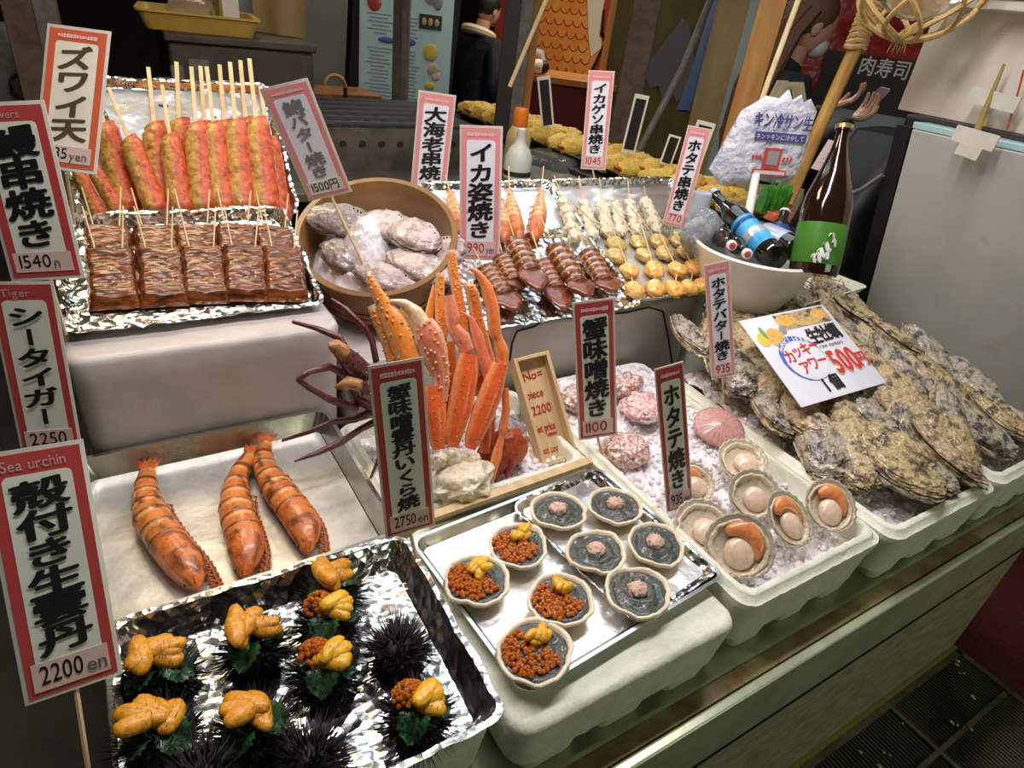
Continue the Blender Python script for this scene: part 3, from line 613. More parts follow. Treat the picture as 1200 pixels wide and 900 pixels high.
# blue menu poster on a stand
pc = V((1.8172, 4.2827, 1.2368))
M3 = rotz(-.50)
k = thing('menu_poster', 'light blue seafood menu poster on a black stand', 'poster', pc, 0, M3=M3 @ rotx(-.10))
MB().box((-.02, .02, -.10), (.66, .02, 1.30), roty(.05)).build('stand_frame', 'black', k)
MB().box((0, 0, -.10), (.58, .012, 1.26)).build('poster_sheet', 'poster', k)
def blob(x, z, w, h, m, name='food_picture'):
    MB().ell((0, -.008, 0), (w, .004, h), None, 12, 8).build(name, m, k, loc=(x, 0, z))
for x, z, w, h, m in ((-.20, .26, .045, .05, 'sign_red'), (-.235, .31, .03, .03, 'tan'), (-.17, .31, .03, .025, 'yel'), (.145, .34, .045, .055, 'gray_ph'), (.19, .30, .03, .04, 'gray_ph'), (.16, .02, .045, .05, 'yel'), (.185, -.08, .04, .035, 'tan'), (.20, -.11, .03, .03, 'pale_pink'), (.165, -.175, .035, .022, 'yel'), (.21, -.24, .025, .03, 'tan'), (.05, -.33, .035, .05, 'sign_orange'), (.10, -.42, .08, .04, 'blue_print'), (-.12, .06, .055, .018, 'blue_print'), (.02, .065, .045, .02, 'blue_print')): blob(x, z, w, h, m)
b = MB().box((.15, -.008, .19), (.14, .004, .08)); b.build('food_picture', 'post_dark', k)
for x in (.11, .15, .19): blob(x, .19, .017, .026, 'tan')
b = MB()
for i in range(34):
    z = .20 - i * .021
    for x0_, x1_ in ((-.25, -.08), (-.04, .09)):
        if abs(z - .06) > .03: b.box(((x0_ + x1_) / 2 + RN.uniform(-.01, .01), -.0075, z), ((x1_ - x0_) * RN.uniform(.5, 1), .002, .0035))
b.build('menu_lettering', 'wrap_gray', k)

# red fish mural, red bar counter with people behind it, mountain banner
pm = V((3.7336, 5.0203, 1.3638))
k = thing('fish_mural', 'red wall panel painted with a large orange fish', 'mural', pm, 0, M3=rotz(-.62) @ Matrix.Diagonal((1.2, 1, 1.2)))
MB().box((0, .03, .1), (1.25, .03, 1.6)).build('panel_board', 'mural_red', k)
fish = [(-.42, .5), (-.36, .10), (-.30, -.12), (-.18, -.27), (-.03, -.33), (.04, -.30), (.10, -.20), (.16, -.02), (.22, .18), (.30, .36), (.36, .5)]
MB().prism([(x, z) for x, z in fish], 0, .012, Matrix.Rotation(pi / 2, 4, 'X')).build('fish_body', 'fish_orange', k)
b = MB(); b.tube([(x, -.016, z) for x, z in fish], .010, 6)
b.build('outline', 'black', k)
b = MB()
for r_ in range(7):
    for c_ in range(6):
        cx, cz = -.30 + c_ * .065 + (r_ % 2) * .032, .28 - r_ * .075
        if cx + .4 > .06 + max(0, .1 - cz) * .30 and cx < .08: b.tube([(cx + .030 * cos(a), -.015, cz + .035 * sin(a)) for a in [pi + pi * j / 8 for j in range(9)]], .0045, 5)
b.build('scale_print', 'fish_line', k)
MB().prism([(.02, .5), (.0, .28), (.05, .05), (.09, -.08), (.15, -.02), (.14, .12), (.12, .3), (.13, .5)], .012, .02, Matrix.Rotation(pi / 2, 4, 'X')).build('belly', 'cream', k)
MB().prism([(.13, .5), (.12, .2), (.13, .06), (.18, .02), (.25, .10), (.27, .3), (.30, .5)], .02, .026, Matrix.Rotation(pi / 2, 4, 'X')).build('gill', 'mural_red', k)
MB().tube([(.13, -.03, .22), (.14, -.03, .08), (.18, -.03, .03), (.25, -.03, .11)], [.008, .014, .02, .004], 6).build('mouth_line', 'black', k)
k = thing('bar_counter', 'dark red bar counter with an orange wooden top', 'counter', (2.60, 3.90, 0), -.62)
MB().box((.14, .1, .59), (.70, .5, 1.18)).build('counter_body', 'counter_red', k)
MB().box((.14, .08, 1.20), (.74, .56, .035)).build('counter_top', 'counter_top', k)
b = MB()
for i in range(0): b.box((.12, -.155, .90 - i * .07), (.32, .01, .035))

def person(name, label, loc, rz, h, clothes, hair_m, head_turn=0.0, bow=0.25, arms='down', long_hair=False, mask=False, hood=False):
    """standing figure, facing local -Y; h = height"""
    k = thing(name, label, 'person', loc, rz)
    s = h / 1.7
    def skin(verts, edges, radii, nm, m, sub=2):
        me = bpy.data.meshes.new(nm); me.from_pydata([tuple(V(v) * s) for v in verts], edges, [])
        o = bpy.data.objects.new(nm, me); col.objects.link(o); o.parent = k
        me.materials.append(MT[m])
        o.modifiers.new('skin', 'SKIN')
        for i, rr in enumerate(radii):
            rr = rr if isinstance(rr, tuple) else (rr, rr)
            me.skin_vertices[0].data[i].radius = (rr[0] * s, rr[1] * s)
        me.skin_vertices[0].data[0].use_root = True
        md = o.modifiers.new('sub', 'SUBSURF'); md.levels = sub; md.render_levels = sub
        return o
    fy = -.10 * bow * 2
    hx = V((0, fy - .05 * bow * 2, 1.57))
    if arms == 'phone':
        elL, haL, elR, haR = (.23, -.10, 1.11), (.10, -.36, 1.30), (-.23, -.10, 1.11), (-.08, -.37, 1.28)
    else:
        elL, haL, elR, haR = (.25, .02, 1.08), (.24, -.06, .84), (-.25, .02, 1.08), (-.24, -.06, .84)
    # body: one continuous surface
    vs = [(0, 0, .95), (0, 0, 1.15), (0, fy * .4, 1.33), (0, fy * .7, 1.43), (0, fy * .95, 1.50),
          (.17, fy * .5, 1.37), elL, haL, (-.17, fy * .5, 1.37), elR, haR,
          (.09, 0, .85), (.10, -.01, .48), (.10, .02, .08), (.10, -.10, .03), (-.09, 0, .85), (-.10, -.01, .48), (-.10, .02, .08), (-.10, -.10, .03)]
    es = [(0, 1), (1, 2), (2, 3), (3, 4), (2, 5), (5, 6), (6, 7), (2, 8), (8, 9), (9, 10), (0, 11), (11, 12), (12, 13), (13, 14), (0, 15), (15, 16), (16, 17), (17, 18)]
    skin(vs, es, [(.15, .11), (.14, .10), (.16, .11), .075, .06, .075, .052, .036, .075, .052, .036, .085, .06, .042, .04, .085, .06, .042, .04], 'body', clothes)
    # head with face
    H = Matrix.Rotation(head_turn, 3, 'Z') @ Matrix.Rotation(bow * 1.1, 3, 'X')
    def hp(v): return (hx + H @ V(v)) * s
    b = MB()
    def hf(d):
        kk = 1.0
        if d.z < -.2: kk *= 1 - .16 * (-d.z - .2) * (1 if d.y > 0 else .35)
        return kk
    b.ell(hp((0, 0, .035)), (.074 * s, .092 * s, .112 * s), H, 20, 16, fn=hf)
    b.ell(hp((0, -.094, .012)), (.011 * s, .016 * s, .022 * s), H, 8, 6)
    b.ell(hp((0, -.083, -.032)), (.022 * s, .010 * s, .007 * s), H, 8, 6)
    for sx in (-1, 1):
        b.ell(hp((sx * .074, .012, .022)), (.009 * s, .020 * s, .031 * s), H, 8, 8)
        b.ell(hp((sx * .030, -.082, .042)), (.012 * s, .007 * s, .007 * s), H, 8, 6)
    b.tube([hp((0, .012, -.05)), V((0, fy * .95, 1.46)) * s], [.050 * s, .055 * s], 12)
    b.build('head', 'skin', k)
    b = MB()
    b.ell(hp((0, .022, .062)), (.083 * s, .096 * s, .104 * s), H, 20, 14, fn=lambda d: 1 + .04 * noise.noise(d * 6))
    if long_hair:
        for i in range(60):
            a = -1.35 + 2.7 * i / 59; rr = .080 + .012 * sin(i * 2.4)
            x, y = rr * sin(a), .03 + rr * cos(a)
            b.tube([hp((x, y, .07)), hp((x * 1.12, y + .025, -.03)), V((x * 1.30 + .010 * sin(i * 3), fy + y + .050 + .018 * sin(i * 2), 1.36)) * s, V((x * 1.20 + .016 * sin(i), fy + y + .060 + .012 * sin(i * 1.3), 1.17)) * s, V((x * 1.0 + .014 * sin(i * 2.2), fy + y + .050, .98 + .06 * sin(i * 3))) * s], [.011 * s, .013 * s, .013 * s, .010 * s, .002 * s], 6)
    b.build('hair', hair_m, k)
    if mask:
        MB().ell(hp((0, -.062, -.015)), (.060 * s, .044 * s, .046 * s), H, 16, 10).build('face_mask', 'mask', k)
    if hood:
        b = MB()
        b.tube([V((.11 * sin(a), fy * .9 + .03 + .10 * cos(a), 1.45 + .03 * cos(a))) * s for a in [pi * .86 * (j / 10 * 2 - 1) for j in range(11)]], .030 * s, 8)
        b.build('hood_collar', 'cream', k)
    # hands: palm, four fingers and a thumb each
    for sx, hd, el in ((1, haL, elL), (-1, haR, elR)):
        hd, el = V(hd), V(el); d = (hd - el).normalized(); side = d.cross(V((0, 0, 1))).normalized(); up = side.cross(d)
        if arms == 'phone': curl = -1
        else: curl = 1; side, up = V((0, 1, 0)), V((1, 0, 0)) * -sx
        w0 = hd + d * .015
        vsH = [w0, w0 + d * .035, w0 + d * .075]; eH = [(0, 1), (1, 2)]; rH = [(.022, .016), (.034, .015), (.036, .013)]
        for f in range(4):
            o_ = (f - 1.5) * .018; L_ = (.062, .074, .070, .054)[f]; bN = len(vsH)
            base = w0 + d * .080 + side * o_
            vsH += [base, base + d * L_ * .45 + up * .010, base + d * L_ * .75 + up * .032, base + d * L_ * .85 + up * .050]
            eH += [(2, bN), (bN, bN + 1), (bN + 1, bN + 2), (bN + 2, bN + 3)]; rH += [.0095, .009, .008, .007]
        bN = len(vsH); base = w0 + d * .025 - side * .032 * sx
        vsH += [base, base - side * .022 * sx + d * .030 + up * .014, base - side * .020 * sx + d * .058 + up * .030]
        eH += [(1, bN), (bN, bN + 1), (bN + 1, bN + 2)]; rH += [.013, .010, .008]
        skin(vsH, eH, rH, 'hand', 'skin', 1)
    return k
wl = V((2.5388, 1.9538, 1.5586)) + V((-.08, .056, 0))
person('person', 'woman with long brown hair and dark jacket looking down at her phone', (wl.x + .06, wl.y, 0), radians(64), 1.76, 'dark_cloth', 'hair', 0.0, .34, 'phone', True, True)
wk = bpy.data.objects['person']
def atw(v): return wk.matrix_world @ V(v)
k = thing('phone', 'black phone in a pink case in the hands of the woman', 'phone', atw((.0, -.50, 1.40)), 0, M3=wk.matrix_world.to_3x3() @ rotx(-1.0))
MB().loft([rrect(-.038, .038, -.076, .076, .008, 0), rrect(-.038, .038, -.076, .076, .008, .009)]).build('case', 'phone_case', k, bev=.001)
MB().loft([rrect(-.035, .035, -.073, .073, .006, .009), rrect(-.035, .035, -.073, .073, .006, .011)]).build('screen', 'phone', k)
b = MB(); b.ell((0, 0, 0), .006, None, 8, 6)
# tote bag on the woman's shoulder
k = thing('tote_bag', 'beige canvas tote bag on the shoulder of the woman', 'bag', atw((-.262, .0, .70)), 0, M3=wk.matrix_world.to_3x3() @ rotz(pi))
MB().loft([rrect(-.05, .05, -.17, .17, .03, 0, 4, 4), rrect(-.07, .07, -.19, .19, .05, .10, 4, 4), rrect(-.05, .05, -.18, .18, .04, .30, 4, 4), rrect(-.02, .02, -.17, .17, .015, .36, 4, 4)]).build('bag_body', 'tote', k)
for x in (-.02, .03):
    MB().tube([(x, -.10, .34), (x - .02, -.09, .56), (x - .060, -.03, .740), (x - .070, .02, .745), (x - .02, .08, .60), (x, .10, .34)], .026, 8, .22, up=(1, 0, 0)).build('strap', 'tote', k)
wl = V((2.4213, 4.5094, 1.1538))
person('person', 'person in a dark coat with a cream hood bent over near the poster', (wl.x, wl.y, 0), radians(110), 1.62, 'dark_cloth', 'hair_dark', .0, .45, 'down', False, False, True)
wl = V((2.9436, 4.6746, 1.1026))
person('person', 'customer in gray sleeves behind the red bar counter', (wl.x + .02, wl.y + .08, 0), radians(-20), 1.55, 'mask', 'hair_dark', .2, .3, 'phone')
k = thing('rice_ball', 'rice ball wrapped in dark seaweed on the bar counter', 'rice ball', (2.52, 3.80, 1.262))
MB().ell((0, 0, 0), (.060, .04, .045), None, 14, 10).build('rice', 'cream', k)
MB().ell((.035, -.010, .0), (.040, .038, .040), None, 14, 10).build('seaweed', 'black', k)

pm = V((3.1474, 3.2287, 1.4582))
k = thing('mountain_banner', 'olive cloth banner with a gray snow-capped mountain', 'banner', pm, -.8)
MB().grid(16, 4, lambda u, v: V((-.42 + .84 * u, .02 * sin(u * 7), -.62 + 1.1 * v))).grid(16, 4, lambda u, v: V((.42 - .84 * u, .01 + .02 * sin((1 - u) * 7), -.62 + 1.1 * v))).build('cloth', 'olive', k)
MB().prism([(-.20, -.10), (-.13, -.03), (-.06, .10), (-.02, .17), (.02, .16), (.08, .02), (.16, -.12), (.22, -.20), (.17, -.19), (.14, -.24), (.10, -.20), (.06, -.28), (.02, -.22), (-.03, -.29), (-.07, -.20), (-.12, -.22)], .03, .036, Matrix.Rotation(pi / 2, 4, 'X')).build('mountain', 'mount', k)
MB().prism([(-.35, .5), (-.30, .36), (-.22, .42), (-.15, .32), (-.05, .40), (.04, .35), (.10, .5)], .03, .036, Matrix.Rotation(pi / 2, 4, 'X')).build('drawn_peak', 'navy_label', k)

# red sushi bag at the back right, dark bin
pb = V((3.6844, 2.2472, 1.5031))
k = thing('sushi_banner', 'glossy red hanging cover with white sushi lettering', 'banner', pb, 0, M3=rotz(-.85) @ Matrix.Diagonal((1.22, 1, 1.22)))
def wav(u, v): return V((-.36 + .72 * u, .03 * noise.noise(V((u * 3, v * 3, 1))) , -.18 + .50 * v))
MB().grid(20, 14, wav).grid(20, 14, lambda u, v: wav(1 - u, v) + V((0, .02, 0))).build('red_cloth', 'bag_red', k)
MB().box((.02, -.03, -.05), (.52, .01, .22)).build('black_band', 'post_dark', k)
b = MB()
for i, ch in enumerate('肉寿司'): put_glyph(b, ch, -.06 + i * .070, .020, .070, .080, -.037, .018)
b.build('lettering', 'ink_white', k)
MB().box((.04, -.02, -.26), (.50, .02, .22)).build('gray_wrap', 'wrap_gray', k)
k = thing('plastic_cover', 'black plastic cover hanging behind the freezer', 'cover', (2.33, 1.45, 0), -.1)
MB().loft([rrect(-.20, .25, -.27, .0, .05, 0, 6, 4), rrect(-.20, .25, -.27, .0, .06, .9, 6, 4), rrect(-.14, .25, -.26, .0, .06, 1.15, 6, 4), rrect(.0, .24, -.24, .0, .05, 1.36, 6, 4)]).jit(.015, 5, 2).build('cover_sheet', 'black', k)
tag(MB().tube([V((2.0621, 1.2298, 1.1755)), V((2.0760, 1.1790, 1.2169)), V((2.0902, 1.1385, 1.2727))], .015, 8, .5).build('gray_strap', 'post_gray'), 'gray strap lying across the dark cover', 'strap')

# ---------------------------------------------------------------- chest freezer panel at the end of the stall
T = (2.0500, 1.0897, 1.4299)
k = thing('freezer_panel', 'pale gray freezer side standing at the end of the counter', 'freezer', (2.05, 1.09, .62))
ln = .28                                                     # lean of the panel
def fz(y, z, x=0.0): return V((x - (z - .81) * ln, y, z))
b = MB(); b.loft([[fz(0, .0), fz(-1.3, .0), fz(-1.3, .80), fz(0, .80)], [fz(0, .0, .10), fz(-1.3, .0, .10), fz(-1.3, .80, .10), fz(0, .80, .10)]])
b.build('side_panel', 'freezer', k, bev=.006)
b = MB(); b.loft([[fz(0, .80), fz(-1.3, .80), fz(-1.3, .818), fz(0, .818)], [fz(0, .80, .10), fz(-1.3, .80, .10), fz(-1.3, .818, .10), fz(0, .818, .10)]])
b.build('glass_edge', 'freezer_edge', k, bev=.002)
b = MB(); b.loft([[fz(0.005, .0, .004), fz(.05, .0, .004), fz(.05, .80, .004), fz(0.005, .80, .004)], [fz(0.005, .0, .12), fz(.05, .0, .12), fz(.05, .80, .12), fz(0.005, .80, .12)]])
b.build('black_frame', 'black', k)
MB().box((.17, -.62, .81), (.20, 1.38, .04)).build('lid_rail', 'black', k, bev=.01)
k = thing('wall_board', 'stained cream plywood board above the freezer', 'board', (2.22, .60, 1.45))
MB().box((0, 0, .21), (.03, 1.28, .42)).build('board_sheet', 'board', k, bev=.002)
q = thing('taped_chopstick', 'brownish chopstick taped upright over the freezer edge', 'chopstick', (2.1500, 0.9926, 1.5322))
iv = q.matrix_world.inverted()
MB().tube([iv @ V((2.1500, 0.9693, 1.6108)), iv @ V((2.1300, 0.9541, 1.4715)), iv @ V((2.0200, 0.8991, 1.4099))], [.004, .009, .009], 8).build('stick', 'chopstick', q)
def tape(x0, y0, x1, y1, x, wd):
    a, c = V(x0), V(x1)
    d = (c - a); n_ = V((1, 0, 0)); u_ = d.normalized(); w_ = n_.cross(u_).normalized() * wd
    return MB().loft([[a - w_, a + w_, a + w_ - n_ * .004, a - w_ - n_ * .004], [c - w_, c + w_, c + w_ - n_ * .004, c - w_ - n_ * .004]])
for ta, tb, tx, tw in (((2.1400, 1.0164, 1.5280), (2.1400, 0.8857, 1.5192), 2.15, .020), ((2.0100, 0.9503, 1.4365), (2.0100, 0.8380, 1.4298), 2.03, .020), ((2.0000, 0.9222, 1.4025), (2.0000, 0.8607, 1.3966), 2.02, .015)):
    tape(iv @ V(ta), 0, iv @ V(tb), 0, tx, tw).build('tape_strip', 'tape', q)
tag(MB().tube([(2.1500, 0.9160, 1.6031), (2.1500, 0.9033, 1.5422), (2.1500, 0.8887, 1.4578)], .003, 6).build('red_wire', 'sign_red'), 'thin red wire hanging down the cream board', 'wire')
k = thing('carton', 'white corrugated box resting on top of the cream board', 'box', (2.20, 1.02, 1.718))
MB().box((0, -.02, .055), (.16, .36, .085)).build('carton_body', 'carton', k, bev=.003)
MB().box((-.083, 0, .045), (.004, .20, .014)).build('slot', 'post_dark', k)

# ================================================================ trays
def tray(name, label, loc, M3, w, d, h, flare, lip, m, jit=0.0, jf=40, floor=None, n=16, seed=0.0, r=.02, group=None, cat='tray'):
    k = thing(name, label, cat, loc, 0, group, M3=M3)
    a, c = w / 2, d / 2; g_ = dict(n=n, nc=5)
    R = [rrect(-a + flare, a - flare, -c + flare, c - flare, r, 0, **g_), rrect(-a, a, -c, c, r, h - .002, **g_), rrect(-a - lip, a + lip, -c - lip, c + lip, r + lip, h, **g_),
         rrect(-a - lip, a + lip, -c - lip, c + lip, r + lip, h + .0015, **g_), rrect(-a + .001, a - .001, -c + .001, c - .001, r, h + .001, **g_), rrect(-a + flare * .5, a - flare * .5, -c + flare * .5, c - flare * .5, r, h * .5 + .001, **g_), rrect(-a + flare + .001, a - flare - .001, -c + flare + .001, c - flare - .001, r, .0025, **g_)]
    b = MB(); b.loft(R, True, True)
    if jit: b.jit(jit, jf, seed)
    b.build('tray_body', m, k, ang=25 if jit else 35)
    fw, fd = w - 2 * flare - .004, d - 2 * flare - .004
    def fl(u, v):
        x, y = (u - .5) * fw, (v - .5) * fd
        return V((x, y, .0040 + (noise.noise(V((x * jf * .5, y * jf * .5, seed))) * jit * .55 if jit else 0)))
    MB().grid(30, 24, fl).build('tray_floor', floor or m, k, ang=180)
    return k
def quad_frame(TL, TR, BR, BL):
    TL, TR, BR, BL = V(TL), V(TR), V(BR), V(BL); c = (TL + TR + BR + BL) / 4
    x = ((TR - TL) + (BR - BL)) / 2; y = ((TL - BL) + (TR - BR)) / 2
    return c, atan2(x.y, x.x), x.length, y.length

tray('foil_tray', 'large foil-lined tray holding the black sea urchins', (.114, .540, .790), rotz(radians(-1)), .405, .335, .044, .022, .007, 'foil', .0035, 34, 'foil', n=26, seed=4)
tray('steel_tray', 'steel tray of three grilled prawns', (.095, .915, .790), rotz(radians(.5)), .440, .385, .040, .016, .006, 'steel', floor='tray_white')
c, a, w, d = quad_frame((0.3568, 0.7056, 0.8080), (0.7817, 0.7558, 0.8080), (0.7672, 0.4175, 0.8080), (0.3500, 0.4018, 0.8080))
sc_c, sc_a = c, a
tray('metal_tray', 'silvery tray of filled scallop shells at the counter front', (c.x, c.y, .788), rotz(a), w, d, .020, .010, .005, 'steel', floor='foil_smooth')
ST = rotz(a)
def stp(p, z): return V((p[0], p[1], z))
# crinkled second foil sheet under the miso shells
c2, a2, w2, d2 = quad_frame((0.5619, 0.7205, 0.8060), (0.7664, 0.7527, 0.8060), (0.7639, 0.4332, 0.8060), (0.5623, 0.4125, 0.8060))
k = tray('foil_sheet', 'crinkled foil sheet under the dark crab miso shells', (c2.x, c2.y, .7935), rotz(a2), w2, d2, .014, .010, .003, 'foil', .0022, 60, 'foil_smooth', n=24, seed=8, cat='foil')

def on(fr, u, v, w=0.0, rz=0.0):
    return FR[fr].p(u, v, w), FR[fr].M @ rotz(rz)
def ptray(label, fr, u0, u1, v0, v1, h, m, floor, jit, seed, w=0.0):
    loc, M3 = on(fr, (u0 + u1) / 2, (v0 + v1) / 2, w)
    return tray('foil_tray', label, loc, M3, u1 - u0, v1 - v0, h, .012, .006, m, jit, 60, floor, n=26, seed=seed)
def prop(label, fr, u0, u1, v0, v1, zb):
    """foam wedge that props a tilted tray up from the block below"""
    A, B = FR[fr].p(u0, v0, -.006), FR[fr].p(u0, v1, -.006); C2, D = FR[fr].p(u1, v1, -.006), FR[fr].p(u1, v0, -.006)
    b = MB(); dn = lambda p: V((p.x, p.y, zb))
    b.loft([[dn(A), dn(D), dn(C2), dn(B)], [A + V((0, 0, .0)), D, C2, B]])
    return tag(b.build('foam_wedge', 'foam', bev=.003), label, 'foam wedge')
ptray('crumpled foil tray of grilled eel pieces', 'eel', -.03, .405, -.028, .300, .024, 'foil', 'foil', .006, 12)
prop('foam wedge propping the eel tray', 'eel', .01, .37, .05, .29, 1.0125)
ptray('tall tilted foil tray of red crab stick skewers', 'sur', -.045, .400, -.01, .320, .018, 'foil', 'foil_smooth', .006, 15)
prop('foam wedge propping the crab stick tray', 'sur', -.06, .36, .03, .30, 1.0125)
ptray('foil tray of striped grilled squid', 'sq', -.01, .462, .012, .318, .020, 'foil', 'foil', .004, 21)
ptray('foil tray of orange buttered scallops and brown clams', 'sq', .470, .855, .030, .318, .020, 'foil', 'tray_white', .002, 22)
prop('foam wedge propping the squid tray', 'sq', .02, .72, .06, .31, .951)
ptray('foil tray of skewered prawns', 'sq', .06, .480, .330, .545, .016, 'foil', 'foil_smooth', .003, 23)
ptray('foil tray of pale squid leg skewers', 'sq', .492, .98, .330, .545, .016, 'foil', 'foil_smooth', .003, 24)
prop('foam wedge propping the prawn skewer trays', 'sq', .08, .66, .34, .54, .951)

# ================================================================ grilled eel
def eel(label):
    k = thing('grilled_eel', label, 'grilled eel', (0, 0, 0), 0, 'eel skewers in the foil tray')
    b = MB(); L_, W_ = .158, .082
    def top(u, v):
        x, y = (u - .5) * W_, (v - .5) * L_
        e = min(u, 1 - u, v, 1 - v); rim = min(1, e * 9) ** .5
        z = .004 + .016 * rim + .0035 * abs(sin(v * pi * 3)) * rim + .0007 * sin(v * 80 + 5 * noise.noise(V((x * 30, y * 10, 0)))) * rim + .0035 * noise.noise(V((x * 35, y * 60, 2)))
        return V((x * (1 + .03 * sin(v * pi * 3)) + .003 * noise.noise(V((y * 40, 5, u))), y, z))
    b.grid(20, 48, top).grid(4, 4, lambda u, v: V(((.5 - u) * W_, (v - .5) * L_, .003)))
    b.build('fillet', 'eel', k, ang=180)
    for s in (-1, 1):
        MB().tube([(s * .018, -.028, .0185), (s * .018, .0, .0200), (s * .019, .03, .015), (s * .024 , .08, .020), (s * .034, .150, .050)], .0016, 6).build('skewer', 'stick', k)
    return k
e0 = None
rowF = [((0.0430, 0.0162, 0.0000), (0.0545, 0.2054, 0.0000)), ((0.1229, 0.0034, 0.0000), (0.1399, 0.2032, 0.0000)), ((0.1919, -0.0047, 0.0000), (0.2181, 0.2024, 0.0000)), ((0.2629, -0.0130, 0.0000), (0.3002, 0.1986, 0.0000)), ((0.3363, -0.0265, 0.0000), (0.3771, 0.1836, 0.0000))]
for row in (1, 0):
    for i, (p0, p1) in enumerate(rowF):
        p0, p1 = V(p0), V(p1); mid = (p0 + p1) / 2; a = atan2(p1.y - p0.y, p1.x - p0.x) - pi / 2
        pos = ('leftmost', 'second from left', 'middle', 'second from right', 'rightmost')[i]
        lab = f'glossy brown eel piece, {pos} of the {"front" if row == 0 else "hidden rear"} row in the foil tray'
        loc, M3 = on('eel', mid.x + (0.004 if row else 0), mid.y + (.088 if row else 0), .012 if row == 0 else .005, a)
        if row == 0: M3 = FR['eel'].M @ rotz(a) @ rotx(.09)
        if e0 is None: e0 = eel(lab); put(e0, loc, M3)
        else: dup(e0, loc, M3, label=lab, sc=1.0)

# ================================================================ crab-stick skewers
def surimi(label):
    k = thing('crab_stick_skewer', label, 'skewer', (0, 0, 0), 0, 'crab stick skewers in the tall foil tray')
    b = MB(); rings = []; cols = []; n = 20; L_ = .200
    for i in range(25):
        t = i / 24; y = t * L_
        rr = .0290 * (min(1, .55 + t * 8) if t < .06 else 1) * (1 - .12 * t)
        if t > .95: rr *= .80
        ring = []; cc = []
        for j in range(n):
            ph = 2 * pi * j / n; q = 1 + .07 * noise.noise(V((cos(ph) * 2, sin(ph) * 2, t * 9)))
            ring.append(V((cos(ph) * rr * q, y + (.010 * cos(ph) if t > .9 else 0), sin(ph) * rr * q * .9)))
            s = cos(ph) + .25 * noise.noise(V((t * 6, ph, 1)))
            cc.append((.56, .37, .10) if s < -.22 else ((.62, .24, .07) if s < .0 else (.62, .125, .040)))
        rings.append(ring); cols.append(cc)
    b.loft(rings, True, True, cols)
    b.build('fish_cake', 'surimi', k, ang=50)
    MB().box((0, .235, .0), (.0080, .20, .0050)).build('skewer', 'stick', k)
    return k
s0 = None
def crab_stick(p0, p1, w, label):
    global s0
    p0, p1 = V(p0), V(p1); a = atan2(p1.y - p0.y, p1.x - p0.x) - pi / 2
    loc, M3 = on('sur', p0.x, p0.y, w, a)
    sc = (p1 - p0).length / .200
    if s0 is None: s0 = surimi(label); put(s0, loc, M3, sc=sc)
    else: dup(s0, loc, M3, sc=sc, label=label)
front = [((-0.0109, -0.0196, 0.0600), (-0.0353, 0.0854, 0.0600), 'leftmost in front, half behind the tilted sign'), ((0.0290, -0.0198, 0.0600), (-0.0071, 0.0925, 0.0600), 'second in front from the tilted sign'),
         ((0.0966, -0.0176, 0.0600), (0.0708, 0.1556, 0.0600), 'leaning left, third in front'), ((0.1415, -0.0178, 0.0600), (0.1513, 0.1625, 0.0600), 'shorter one, fourth in front'),
         ((0.1858, -0.0200, 0.0600), (0.2101, 0.1899, 0.0600), 'fifth in front'), ((0.2261, -0.0220, 0.0600), (0.2460, 0.1907, 0.0600), 'sixth in front'),
         ((0.2690, -0.0262, 0.0600), (0.2952, 0.1981, 0.0600), 'seventh in front'), ((0.3169, -0.0307, 0.0600), (0.3419, 0.2035, 0.0600), 'last in front at the abalone sign')]
back = [((0.0443, 0.0058, 0.0200), (0.0323, 0.2060, 0.0200), 'leftmost of the rear row'), ((0.1100, 0.0026, 0.0200), (0.1290, 0.2102, 0.0200), 'second of the rear row'), ((0.1492, 0.0006, 0.0200), (0.1813, 0.2197, 0.0200), 'third of the rear row'),
        ((0.2072, -0.0022, 0.0200), (0.2344, 0.2146, 0.0200), 'fourth of the rear row'), ((0.2509, -0.0043, 0.0200), (0.2779, 0.2178, 0.0200), 'fifth of the rear row'), ((0.2997, -0.0067, 0.0200), (0.3274, 0.2255, 0.0200), 'sixth of the rear row'), ((0.3526, -0.0352, 0.0200), (0.3686, 0.1758, 0.0200), 'rightmost of the rear row')]
for p0, p1, l in front: crab_stick(p0, p1, .060, 'red and yellow crab stick skewer, ' + l)
for p0, p1, l in back: crab_stick(p0, p1, .020, 'red and yellow crab stick skewer, ' + l)

# ================================================================ wooden tub with abalone
tf = FR['tub']
k = thing('wooden_tub', 'round wooden sushi tub of abalone and ice, tilted forward', 'tub', tf.p(0, 0, -.13), 0, M3=tf.M)
MB().lathe([(.0001, 0), (.166, 0), (.170, .004), (.182, .128), (.181, .130), (.169, .130), (.167, .128), (.157, .020), (.0001, .020)], 64).build('staves', 'tub_wood', k)
for z, rr in ((.030, .173), (.052, .1755)): MB().lathe([(rr, z - .006), (rr + .003, z - .005), (rr + .003, z + .005), (rr, z + .006)], 64).build('hoop', 'tub_hoop', k)
tubk = k
iv = k.matrix_world.copy()
def mound(u, v):
    a = 2 * pi * u; r_ = v * .158
    x, y = r_ * cos(a), r_ * sin(a)
    h = .105 * exp(-((x + .03) ** 2 / .0040 + (y - .005) ** 2 / .012)) + .018 + .012 * noise.noise(V((x * 60, y * 60, 1))) + .006 * noise.noise(V((x * 160, y * 160, 4)))
    return iv @ V((x, y, .022 + h * (1 - v ** 6 * .6)))
b = MB().grid(70, 36, mound)
tag(b.build('crushed_ice', 'ice', ang=30), 'mound of crushed ice in the wooden tub', 'ice', kind='stuff')
MB().lathe([(.0001, .0235), (.1575, .0235), (.1578, .026), (.0001, .026)], 40).build('bottom_board', 'cream', tubk)
